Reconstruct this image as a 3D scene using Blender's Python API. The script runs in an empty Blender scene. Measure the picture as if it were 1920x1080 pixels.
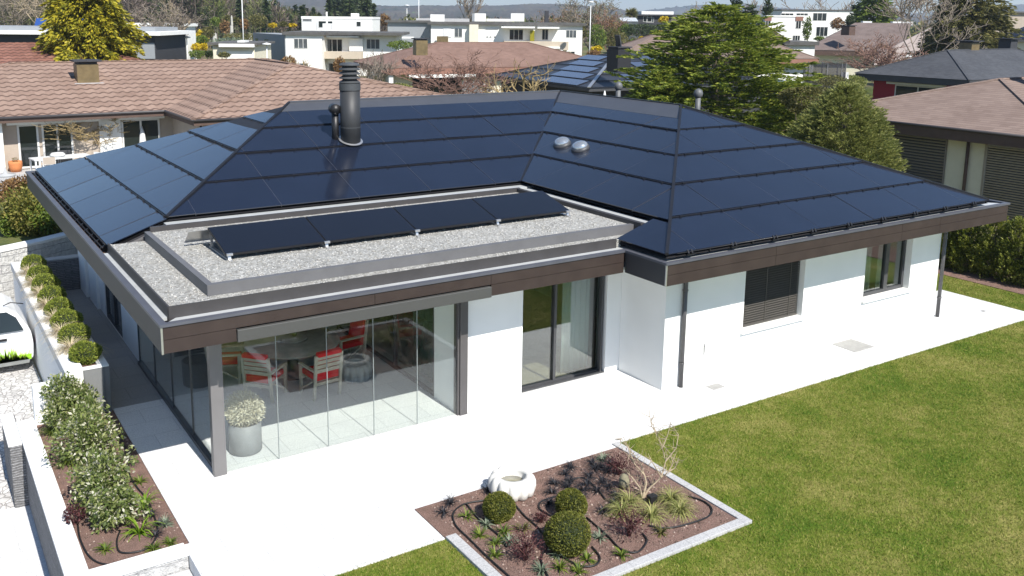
import bpy, math, random
import numpy as np
from mathutils import Vector, Matrix
random.seed(7); RNG = np.random.default_rng(11)
SC = bpy.context.scene; COL = SC.collection
pi = math.pi; rad = math.radians
# ---------------------------------------------------------------- camera
CAM = np.array([-2.8107, -12.7249, 7.1803]); YAW, PITCH, ROLL, FPX = 0.564, 0.1853, 0.0094, 1737.65
PPX, PPY = -56.48, -179.86
def cam_axes():
    f = np.array([math.sin(YAW)*math.cos(PITCH), math.cos(YAW)*math.cos(PITCH), -math.sin(PITCH)])
    r = np.cross(f, [0, 0, 1]); r /= np.linalg.norm(r); u = np.cross(r, f)
    c, s = math.cos(ROLL), math.sin(ROLL)
    return c*r+s*u, -s*r+c*u, f
CR, CU, CF = cam_axes()
def ray(x, y): return CF*FPX + CR*(x-960-PPX) + CU*(540+PPY-y)
def G(x, y, z=0.0):                       # where the survey line through this photo point meets height z
    d = ray(x, y); return CAM + d*((z-CAM[2])/d[2])
def K(x, y, D):                           # the point at depth D on that line
    return CAM + ray(x, y)*(D/FPX)
def M(px, D): return px*D/FPX             # photo length at depth D in metres
cd = bpy.data.cameras.new('camera'); cam = bpy.data.objects.new('camera', cd); COL.objects.link(cam)
cam.matrix_world = Matrix(((CR[0], CU[0], -CF[0], CAM[0]), (CR[1], CU[1], -CF[1], CAM[1]), (CR[2], CU[2], -CF[2], CAM[2]), (0, 0, 0, 1)))
cd.sensor_width = 36; cd.lens = FPX/1920*36; cd.shift_x = -PPX/1920; cd.shift_y = PPY/1920
cd.clip_start = 0.1; cd.clip_end = 20000; SC.camera = cam
# ---------------------------------------------------------------- light
SUN_DIR = Vector((0.035, -0.95, 1.0)).normalized()
w = bpy.data.worlds.new('World'); SC.world = w; w.use_nodes = True
nt = w.node_tree; bg = nt.nodes['Background']; sky = nt.nodes.new('ShaderNodeTexSky')
sky.sky_type = 'NISHITA'; sky.sun_disc = False
sky.sun_elevation = math.asin(SUN_DIR.z); sky.sun_rotation = math.atan2(SUN_DIR.x, SUN_DIR.y)
sky.air_density = 1.0; sky.dust_density = 0.15; sky.ozone_density = 2.5; sky.altitude = 500
tint = nt.nodes.new('ShaderNodeMix'); tint.data_type = 'RGBA'; tint.blend_type = 'MULTIPLY'; tint.inputs[0].default_value = 1; tint.inputs[7].default_value = (.90, .955, .99, 1); nt.links.new(sky.outputs[0], tint.inputs[6]); nt.links.new(tint.outputs[2], bg.inputs[0]); bg.inputs[1].default_value = 0.088
sl = bpy.data.lights.new('sun', 'SUN'); sl.energy = 4.6; sl.angle = rad(0.5); sl.color = (1.0, 0.95, 0.88)
so = bpy.data.objects.new('sun', sl); COL.objects.link(so); so.rotation_euler = SUN_DIR.to_track_quat('Z', 'Y').to_euler()
SC.view_settings.view_transform = 'Standard'; SC.view_settings.look = 'None'
SC.view_settings.exposure = 0.75; SC.view_settings.gamma = 1.0
SC.cycles.max_bounces = 8; SC.cycles.transparent_max_bounces = 16
SC.cycles.sample_clamp_indirect = 4.0; SC.cycles.caustics_reflective = False; SC.cycles.caustics_refractive = False
# ---------------------------------------------------------------- materials
MATS = {}
class N:
    def __init__(s, name):
        s.m = bpy.data.materials.new(name); s.m.use_nodes = True; s.t = s.m.node_tree
        s.b = s.t.nodes['Principled BSDF']; s.out = s.t.nodes['Material Output']
    def n(s, typ, **kw):
        x = s.t.nodes.new('ShaderNode'+typ)
        for k, v in kw.items():
            if k.startswith('i_'): x.inputs[k[2:].replace('_', ' ')].default_value = v
            else: setattr(x, k, v)
        return x
    def l(s, a, b): s.t.links.new(a, b)
    def co(s): 
        if not hasattr(s, '_co'): s._co = s.n('TexCoord')
        return s._co.outputs['Object']
    def math(s, op, a, b=None):
        x = s.n('Math', operation=op)
        for i, v in enumerate((a, b)):
            if v is None: continue
            if isinstance(v, (int, float)): x.inputs[i].default_value = v
            else: s.l(v, x.inputs[i])
        return x.outputs[0]
    def noise(s, scale, detail=4, rough=.55, co=None, dist=0):
        x = s.n('TexNoise'); x.inputs['Scale'].default_value = scale; x.inputs['Detail'].default_value = detail
        x.inputs['Roughness'].default_value = rough; x.inputs['Distortion'].default_value = dist
        s.l(co if co is not None else s.co(), x.inputs['Vector']); return x.outputs['Fac']
    def ramp(s, fac, stops):
        x = s.n('ValToRGB'); e = x.color_ramp.elements
        while len(e) < len(stops): e.new(.5)
        for el, (p, c) in zip(e, stops): el.position = p; el.color = (*c, 1) if len(c) == 3 else c
        s.l(fac, x.inputs[0]); return x.outputs['Color']
    def mix(s, fac, a, b, mode='MIX'):
        x = s.n('Mix', data_type='RGBA', blend_type=mode)
        for sk, v in ((x.inputs[0], fac), (x.inputs[6], a), (x.inputs[7], b)):
            if isinstance(v, (int, float)): sk.default_value = v
            elif isinstance(v, tuple): sk.default_value = (*v, 1)
            else: s.l(v, sk)
        return x.outputs[2]
    def base(s, c):
        if isinstance(c, tuple): s.b.inputs['Base Color'].default_value = (*c, 1)
        else: s.l(c, s.b.inputs['Base Color'])
    def bump(s, h, strength=.3, dist=.02):
        x = s.n('Bump'); x.inputs['Strength'].default_value = strength; x.inputs['Distance'].default_value = dist
        s.l(h, x.inputs['Height']); s.l(x.outputs[0], s.b.inputs['Normal'])
    def set(s, **kw):
        for k, v in kw.items(): s.b.inputs[k.replace('_', ' ')].default_value = v
def mat(name, c, rough=.6, var=.12, scale=6, metal=0, spec=.5, bump=0, bscale=60, fine=0, fscale=150):
    if name in MATS: return MATS[name]
    n = N(name); f = n.noise(scale, 5)
    lo = tuple(x*(1-var) for x in c); hi = tuple(min(1, x*(1+var)) for x in c)
    col = n.ramp(f, [(.3, lo), (.7, hi)])
    if fine: 
        g = n.noise(fscale, 3, .7); col = n.mix(1.0, col, n.ramp(g, [(.35, (1-fine,)*3), (.65, (1+0*fine,)*3)]), 'MULTIPLY')
    n.base(col); n.set(Roughness=rough, Metallic=metal, Specular_IOR_Level=spec)
    if bump: n.bump(n.noise(bscale, 4, .6), bump, .01)
    MATS[name] = n.m; return n.m
def leafmat(name, stops, rough=.55, trans=.25, scale=1.5):
    n = N(name); g = n.n('NewGeometry'); r = g.outputs['Random Per Island']
    f = n.noise(scale, 3); x = n.math('ADD', n.math('MULTIPLY', r, .65), n.math('MULTIPLY', f, .35))
    col = n.ramp(x, stops); n.base(col); n.set(Roughness=rough, Specular_IOR_Level=.35)
    t = n.n('BsdfTranslucent'); n.l(col, t.inputs[0]); mx = n.n('MixShader'); mx.inputs[0].default_value = trans
    n.l(n.b.outputs[0], mx.inputs[1]); n.l(t.outputs[0], mx.inputs[2]); n.l(mx.outputs[0], n.out.inputs[0])
    MATS[name] = n.m; return n.m
WHITE = mat('white_render', (.80, .81, .80), .9, .025, 2, bump=.15, bscale=90)
WHITE_CAP = mat('white_stone_cap', (.76, .76, .74), .8, .06, 5, bump=.1)
ANTH = mat('anthracite_metal', (.055, .056, .06), .45, .08, 4, metal=.0)
TRIM = mat('grey_blue_trim_metal', (.095, .1, .12), .5, .1, 3, metal=.2)
GUTTER = mat('gutter_sheet_metal', (.52, .54, .54), .5, .08, 4, metal=.25)
UPSTAND = mat('dark_upstand_metal', (.05, .047, .048), .55, .12, 3, metal=.1)
BLACKM = mat('black_metal', (.012, .012, .014), .45, .1)
ALU = mat('bare_aluminium', (.6, .6, .6), .35, .05, metal=.8)
CONC = mat('grey_render', (.36, .37, .38), .85, .06, 3, bump=.1)
AWN = mat('awning_cassette_grey', (.06, .061, .058), .6, .03)
RED = mat('red_cushion_fabric', (.62, .012, .02), .85, .1, 8, bump=.2, bscale=300)
TEAK = mat('weathered_teak', (.5, .45, .36), .8, .15, 14, bump=.2)
TABLE = mat('stone_table_top', (.33, .32, .28), .6, .18, 5, fine=.25, fscale=60)
STONEW = mat('pale_carved_stone', (.66, .65, .61), .85, .08, 7, bump=.4, bscale=70)
WOOD_F = mat('pale_wood_floor', (.5, .39, .27), .5, .1, 4)
INT_WALL = mat('interior_plaster', (.5, .49, .46), .9, .03)
POT = mat('grey_zinc_pot', (.23, .235, .24), .55, .1)
TERRA = mat('terracotta', (.55, .2, .07), .8, .12)
HOSE = mat('black_hose', (.012, .012, .013), .5, .1)
BARK = mat('grey_brown_bark', (.17, .135, .1), .9, .25, 9, bump=.4, bscale=40)
BARK_P = mat('pale_bark', (.36, .29, .2), .9, .25, 9, bump=.3)
TWIG_R = mat('reddish_twigs', (.22, .13, .10), .9, .25, 3)
TWIG_Y = mat('ochre_twigs', (.33, .25, .12), .9, .3, 3)
TWIG_G = mat('grey_twigs', (.24, .2, .16), .9, .25, 3)
def m_fascia():
    n = N('brown_fascia_board'); f = n.noise(3, 5); g = n.noise(160, 3, .7)
    c = n.ramp(f, [(.3, (.036, .025, .022)), (.7, (.05, .036, .031))])
    n.base(n.mix(1, c, n.ramp(g, [(.3, (.8, .8, .8)), (.7, (1, 1, 1))]), 'MULTIPLY')); n.set(Roughness=.55, Specular_IOR_Level=.35); n.bump(g, .08)
    return n.m
FASCIA = m_fascia()
def m_panel(name='solar_glass', c0=(.005, .007, .013), c1=(.013, .019, .038), rough=.13, spec=.7):
    n = N(name); g = n.n('NewGeometry'); r = g.outputs['Random Per Island']
    f = n.noise(1.2, 3); x = n.math('ADD', n.math('MULTIPLY', r, .7), n.math('MULTIPLY', f, .3))
    c = n.ramp(x, [(.2, c0), (.8, c1)])
    n.base(c); n.set(Specular_IOR_Level=spec); n.b.inputs['Sheen Weight'].default_value = .05; n.b.inputs['Sheen Roughness'].default_value = .35
    n.l(n.math('ADD', n.math('MULTIPLY', n.noise(2.5, 5, .65), .14), rough-.07), n.b.inputs['Roughness'])
    n.bump(n.noise(900, 2), .02, .001)
    return n.m
PANEL = m_panel()
PANEL_F = m_panel('flat_roof_module_glass', (.006, .0075, .012), (.008, .010, .017), .2, .4)
PANEL_B = m_panel('blue_solar_glass', (.02, .06, .22), (.03, .08, .28), .2)
PANEL_N = m_panel('neighbour_solar_glass', (.008, .011, .022), (.012, .016, .03), .25)
PANEL_L = m_panel('active_solar_glass', (.045, .06, .1), (.07, .09, .14), .16, .7)
def m_glass(name, tint=(.95, .975, .965), refl=1.0, clear=.975, r0=.045):
    n = N(name); n.t.nodes.remove(n.b)
    tr = n.n('BsdfTransparent'); tr.inputs[0].default_value = (*[t*clear for t in tint], 1)
    gl = n.n('BsdfGlossy'); gl.inputs['Roughness'].default_value = .02; gl.inputs[0].default_value = (refl, refl, refl, 1)
    g = n.n('NewGeometry'); dp = n.n('VectorMath', operation='DOT_PRODUCT'); n.l(g.outputs['Normal'], dp.inputs[0]); n.l(g.outputs['Incoming'], dp.inputs[1])
    fac = n.math('ADD', r0, n.math('MULTIPLY', n.math('POWER', n.math('SUBTRACT', 1.0, n.math('ABSOLUTE', dp.outputs['Value'])), 5.0), .96))
    mx = n.n('MixShader'); n.l(fac, mx.inputs[0]); n.l(tr.outputs[0], mx.inputs[1]); n.l(gl.outputs[0], mx.inputs[2]); n.l(mx.outputs[0], n.out.inputs[0])
    return n.m
GLASS = m_glass('clear_glass', r0=.055); GLASS_T = m_glass('tinted_window_glass', (.8, .86, .83), 1.0, .93, .15)
def m_pane(name, c=(.012, .016, .016)):
    n = N(name); n.base(n.ramp(n.noise(.8, 2), [(.3, c), (.7, tuple(x*1.8 for x in c))])); n.set(Roughness=.06, Specular_IOR_Level=.6); return n.m
PANE = m_pane('dark_window_pane'); PANE_G = m_pane('greyish_window_pane', (.06, .07, .075))
def m_gravel():
    n = N('roof_gravel'); v = n.n('TexVoronoi'); v.inputs['Scale'].default_value = 28; n.l(n.co(), v.inputs['Vector'])
    v2 = n.n('TexVoronoi'); v2.inputs['Scale'].default_value = 28; v2.feature = 'DISTANCE_TO_EDGE'; n.l(n.co(), v2.inputs['Vector'])
    sp = n.n('SeparateColor'); n.l(v.outputs['Color'], sp.inputs[0])
    c = n.ramp(sp.outputs[0], [(0, (.27, .26, .235)), (.25, (.45, .445, .415)), (.55, (.56, .555, .52)), (.8, (.38, .38, .36)), (1, (.7, .7, .67))])
    big = n.noise(1.1, 3)
    c = n.mix(1, c, n.ramp(big, [(.3, (.86, .86, .86)), (.7, (1, 1, 1))]), 'MULTIPLY')
    n.base(c); n.set(Roughness=.9, Specular_IOR_Level=.2); n.bump(n.math('MINIMUM', v2.outputs['Distance'], .25), 1.0, .06); return n.m
GRAVEL = m_gravel()
def m_lawn(name='lawn_grass', blade=False):
    n = N(name); a = n.noise(.55, 4, .6); b = n.noise(3.2, 5, .65); d = n.noise(34, 4, .75)
    x = n.math('ADD', n.math('ADD', n.math('MULTIPLY', a, .5), n.math('MULTIPLY', b, .3)), n.math('MULTIPLY', d, .3))
    if blade:
        r = n.n('NewGeometry').outputs['Random Per Island']; x = n.math('ADD', n.math('MULTIPLY', x, .72), n.math('MULTIPLY', r, .3))
    st = [(.33, (.036, .09, .006)), (.45, (.085, .15, .011)), (.55, (.155, .19, .024)), (.66, (.3, .275, .085))]
    n.base(n.ramp(x, st)); n.set(Roughness=.75, Specular_IOR_Level=.2)
    if not blade: n.bump(d, .8, .04)
    return n.m
LAWN = m_lawn(); BLADE = m_lawn('grass_blade', True)
def m_soil():
    n = N('brown_bed_soil'); a = n.noise(60, 5, .75); b = n.noise(5, 3)
    c = n.ramp(a, [(.3, (.11, .07, .056)), (.52, (.25, .165, .135)), (.7, (.40, .285, .24))])
    n.base(n.mix(1, c, n.ramp(b, [(.3, (.8, .8, .8)), (.7, (1.1, 1.05, 1.05))]), 'MULTIPLY')); n.set(Roughness=.95, Specular_IOR_Level=.1); n.bump(a, .9, .03); return n.m
SOIL = m_soil()
def m_granite(name='granite_paving', base=.66, w=.9, h=.6, dark=False):
    n = N(name); br = n.n('TexBrick'); br.offset = .5
    br.inputs['Scale'].default_value = 1; br.inputs['Brick Width'].default_value = w; br.inputs['Row Height'].default_value = h
    br.inputs['Mortar Size'].default_value = .006; br.inputs['Mortar Smooth'].default_value = .1
    br.inputs['Color1'].default_value = (base, base, base*.985, 1); br.inputs['Color2'].default_value = (base*.93, base*.935, base*.94, 1)
    br.inputs['Mortar'].default_value = (base*.72,)*3 + (1,)
    n.l(n.co(), br.inputs['Vector'])
    s = n.noise(45, 4, .8); s2 = n.noise(1.3, 3)
    c = n.mix(1, br.outputs['Color'], n.ramp(s, [(.36, (.66, .67, .68)), (.5, (.95, .95, .95)), (.64, (1.1, 1.1, 1.09))]), 'MULTIPLY')
    c = n.mix(1, c, n.ramp(s2, [(.3, (.92, .92, .93)), (.7, (1, 1, 1))]), 'MULTIPLY')
    n.base(c); n.set(Roughness=.8, Specular_IOR_Level=.25); n.bump(br.outputs['Fac'], -.3, .004); return n.m
PATIO = m_granite(base=.74); PATH_SHADE = m_granite('shaded_path_paving', .33, .9, .6)  # side path: darker copy of the patio granite, walkway shade put into its colour
def m_cobble():
    n = N('cobble_paving'); v = n.n('TexVoronoi'); v.inputs['Scale'].default_value = 8.5; n.l(n.co(), v.inputs['Vector'])
    e = n.n('TexVoronoi'); e.feature = 'DISTANCE_TO_EDGE'; e.inputs['Scale'].default_value = 8.5; n.l(n.co(), e.inputs['Vector'])
    sp = n.n('SeparateColor'); n.l(v.outputs['Color'], sp.inputs[0])
    c = n.ramp(sp.outputs[0], [(0, (.42, .41, .4)), (1, (.66, .65, .63))])
    n.base(n.mix(n.ramp(e.outputs['Distance'], [(.02, (1, 1, 1)), (.07, (0, 0, 0))]), c, (.22, .21, .2))); n.set(Roughness=.9); n.bump(n.math('MINIMUM', e.outputs['Distance'], .15), .8, .08); return n.m
COBBLE = m_cobble()
def m_splitstone(name, c0, c1, cm, hw=.75, hh=.28):
    n = N(name); sx = n.n('SeparateXYZ'); n.l(n.co(), sx.inputs[0]); cx = n.n('CombineXYZ')
    n.l(n.math('ADD', sx.outputs[0], sx.outputs[1]), cx.inputs[0]); n.l(sx.outputs[2], cx.inputs[1])
    dist = n.noise(3, 3); ad = n.n('VectorMath', operation='ADD'); n.l(cx.outputs[0], ad.inputs[0])
    cb = n.n('CombineXYZ'); n.l(n.math('MULTIPLY', dist, .09), cb.inputs[1]); n.l(n.math('MULTIPLY', dist, .12), cb.inputs[0]); n.l(cb.outputs[0], ad.inputs[1])
    br = n.n('TexBrick'); br.inputs['Scale'].default_value = 1; br.inputs['Brick Width'].default_value = hw; br.inputs['Row Height'].default_value = hh
    br.inputs['Mortar Size'].default_value = .012; br.inputs['Color1'].default_value = (*c0, 1); br.inputs['Color2'].default_value = (*c1, 1); br.inputs['Mortar'].default_value = (*cm, 1)
    n.l(ad.outputs[0], br.inputs['Vector']); k = n.noise(11, 5, .7, dist=.4)
    n.base(n.mix(1, br.outputs['Color'], n.ramp(k, [(.3, (.7, .7, .7)), (.65, (1.05, 1.05, 1.05))]), 'MULTIPLY')); n.set(Roughness=.95)
    n.bump(n.math('ADD', k, n.math('MULTIPLY', br.outputs['Fac'], -.7)), .9, .08); return n.m
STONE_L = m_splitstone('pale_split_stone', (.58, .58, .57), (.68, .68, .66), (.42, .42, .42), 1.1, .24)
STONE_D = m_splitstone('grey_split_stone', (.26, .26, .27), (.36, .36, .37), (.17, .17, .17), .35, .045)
def m_tiles(name, c0, c1, joint, course=.085, colw=.3, wave=True, bs=1.0):
    n = N(name); tc = n.n('TexCoord'); sx = n.n('SeparateXYZ'); n.l(tc.outputs['Object'], sx.inputs[0]); sn = n.n('SeparateXYZ'); n.l(tc.outputs['Normal'], sn.inputs[0])
    ax = n.math('GREATER_THAN', n.math('ABSOLUTE', sn.outputs[0]), n.math('ABSOLUTE', sn.outputs[1]))
    h = n.n('Mix', data_type='FLOAT'); n.l(ax, h.inputs[0]); n.l(sx.outputs[0], h.inputs[2]); n.l(sx.outputs[1], h.inputs[3])
    v = n.math('DIVIDE', sx.outputs[2], course); u = n.math('DIVIDE', h.outputs[0], colw)
    row = n.math('FLOOR', v); fv = n.math('FRACT', v)
    if not wave: u = n.math('ADD', u, n.math('MULTIPLY', n.math('MODULO', row, 2.0), .5))
    colm = n.math('FLOOR', u); fu = n.math('FRACT', u)
    cb = n.n('CombineXYZ'); n.l(colm, cb.inputs[0]); n.l(row, cb.inputs[1]); wn = n.n('TexWhiteNoise', noise_dimensions='2D'); n.l(cb.outputs[0], wn.inputs['Vector'])
    big = n.noise(.45, 5, .6); x = n.math('ADD', n.math('MULTIPLY', wn.outputs['Value'], .25), n.math('MULTIPLY', big, .75))
    c = n.ramp(x, [(.25, c0), (.75, c1)])
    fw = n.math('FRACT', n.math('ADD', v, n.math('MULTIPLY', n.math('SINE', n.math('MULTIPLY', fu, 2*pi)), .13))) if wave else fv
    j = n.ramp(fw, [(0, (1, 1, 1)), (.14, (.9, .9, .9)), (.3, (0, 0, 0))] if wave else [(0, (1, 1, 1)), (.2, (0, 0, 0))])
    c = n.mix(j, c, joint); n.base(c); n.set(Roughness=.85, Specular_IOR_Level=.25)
    saw = n.math('SUBTRACT', 1.0, fv)
    hh = n.math('ADD', n.math('MULTIPLY', saw, .6), n.math('MULTIPLY', n.math('SINE', n.math('MULTIPLY', fu, 2*pi)), .4)) if wave else saw
    n.bump(hh, bs, .06); return n.m
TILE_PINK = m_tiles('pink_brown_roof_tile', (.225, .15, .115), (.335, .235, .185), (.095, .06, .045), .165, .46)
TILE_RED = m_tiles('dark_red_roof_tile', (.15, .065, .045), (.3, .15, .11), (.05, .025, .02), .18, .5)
TILE_BROWN = m_tiles('brown_shingle', (.17, .105, .08), (.26, .165, .13), (.1, .06, .05), .08, .4, False, .5)
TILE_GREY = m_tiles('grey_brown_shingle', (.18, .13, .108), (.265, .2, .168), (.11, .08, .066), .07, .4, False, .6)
TILE_TAUPE = m_tiles('taupe_shingle', (.13, .1, .09), (.21, .165, .15), (.07, .055, .05), .14, .5, False, .7)
SLATE = m_tiles('dark_slate_shingle', (.05, .053, .06), (.085, .09, .1), (.03, .03, .035), .07, .35, False, .4)
BROWNF = mat('brown_eaves_timber', (.09, .055, .042), .7, .12, 3)
RUSTF = mat('rust_brown_eaves', (.24, .12, .085), .7, .1, 3)
CREAM = mat('cream_render', (.68, .64, .51), .9, .05, 2)
BEIGE = mat('beige_render', (.4, .34, .28), .9, .06, 2)
WHITEB = mat('white_painted_wall', (.78, .78, .75), .9, .04, 1.5)
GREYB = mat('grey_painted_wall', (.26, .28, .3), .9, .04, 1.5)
DKB = mat('dark_cladding', (.035, .036, .042), .7, .1, 1.5)
REDB = mat('red_painted_wall', (.3, .01, .02), .8, .06, 1.5)
BALC = mat('beige_concrete_balcony', (.5, .43, .34), .9, .06, 1.5)
FLATR = mat('dark_flat_roof_felt', (.09, .088, .085), .9, .2, 1.5)
BRONZE = mat('bronze_chimney_sheet', (.17, .125, .06), .5, .25, 2.5, metal=.3)
BLIND = mat('grey_brown_slats', (.2, .18, .165), .6, .05)
BLIND_D = mat('dark_brown_blind_slats', (.075, .07, .062), .5, .06)
CURT = mat('white_curtain', (.75, .78, .76), .9, .03)
WOODBOX = mat('dark_timber', (.07, .04, .03), .8, .2)
CARW = mat('white_car_paint', (.78, .79, .79), .25, .01)
TYRE = mat('black_tyre', (.015, .015, .015), .8, .1)
LAMPW = mat('lamp_white_metal', (.65, .66, .66), .5, .03)
# foliage
F_BOX = leafmat('boxwood_leaf', [(.2, (.1, .14, .02)), (.6, (.24, .29, .04)), (.9, (.44, .45, .09))], trans=.4)
F_BALL = leafmat('ball_conifer_leaf', [(0.2, (0.07, 0.085, 0.015)), (0.6, (0.17, 0.185, 0.03)), (0.9, (0.32, 0.3, 0.065))], trans=0.4)
F_WSH = leafmat('white_flower_shrub_leaf', [(0.2, (0.08, 0.12, 0.03)), (0.5, (0.19, 0.24, 0.065)), (0.68, (0.32, 0.35, 0.13)), (0.76, (0.65, 0.63, 0.5)), (0.95, (0.85, 0.83, 0.72))], trans=0.4)
F_YEL = leafmat('yellow_conifer_leaf', [(0.15, (0.06, 0.075, 0.01)), (0.45, (0.26, 0.25, 0.02)), (0.85, (0.6, 0.5, 0.04))], trans=0.35)
F_SPR = leafmat('spruce_spray_leaf', [(0.15, (0.05, 0.09, 0.014)), (0.5, (0.17, 0.225, 0.026)), (0.85, (0.4, 0.42, 0.07))], trans=0.4)
F_HEM = leafmat('soft_conifer_leaf', [(0.15, (0.085, 0.11, 0.03)), (0.5, (0.22, 0.245, 0.06)), (0.9, (0.42, 0.41, 0.14))], trans=0.4)
F_THU = leafmat('thuja_leaf', [(0.15, (0.05, 0.08, 0.016)), (0.5, (0.17, 0.2, 0.03)), (0.9, (0.4, 0.4, 0.08))], trans=0.4)
F_DARK = leafmat('dark_evergreen_leaf', [(0.2, (0.02, 0.035, 0.013)), (0.6, (0.05, 0.075, 0.024)), (0.9, (0.1, 0.125, 0.045))], trans=0.3)
F_GRN = leafmat('fresh_green_leaf', [(0.2, (0.06, 0.105, 0.018)), (0.6, (0.15, 0.21, 0.03)), (0.9, (0.28, 0.33, 0.06))], trans=0.35)
F_OLV = leafmat('olive_leaf', [(0.2, (0.075, 0.08, 0.025)), (0.6, (0.16, 0.155, 0.05)), (0.9, (0.3, 0.26, 0.09))], trans=0.35)
F_FOR = leafmat('forsythia_flower', [(.2, (.3, .22, .01)), (.6, (.62, .46, .015)), (.9, (.8, .62, .03))])
F_ORG = leafmat('rusty_budding_leaf', [(.2, (.13, .07, .03)), (.6, (.26, .15, .06)), (.9, (.38, .24, .1))])
F_PUR = leafmat('dark_purple_leaf', [(.2, (.03, .01, .012)), (.6, (.085, .028, .03)), (.9, (.16, .06, .06))], trans=.15)
F_BLK = leafmat('black_grass_leaf', [(.2, (.008, .008, .012)), (.6, (.02, .02, .027)), (.9, (.05, .055, .06))], trans=.05)
F_VAR = leafmat('variegated_sedge_leaf', [(.2, (.12, .15, .03)), (.6, (.35, .35, .12)), (.9, (.55, .52, .24))])
F_LIM = leafmat('lime_strap_leaf', [(.2, (.08, .16, .012)), (.6, (.17, .28, .02)), (.9, (.28, .38, .05))])
F_PAL = leafmat('pale_dry_grass', [(.2, (.4, .34, .22)), (.6, (.56, .48, .33)), (.9, (.68, .6, .44))])
F_CRM = leafmat('cream_dried_flower', [(.2, (.5, .46, .33)), (.6, (.68, .64, .5)), (.9, (.78, .75, .62))])
F_SIL = leafmat('silvery_leaf', [(.2, (.1, .14, .09)), (.6, (.2, .25, .17)), (.9, (.33, .36, .27))])
F_GARD = leafmat('hedge_mixed_leaf', [(0.2, (0.07, 0.09, 0.016)), (0.5, (0.19, 0.19, 0.035)), (0.9, (0.4, 0.34, 0.1))], trans=0.35)
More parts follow.
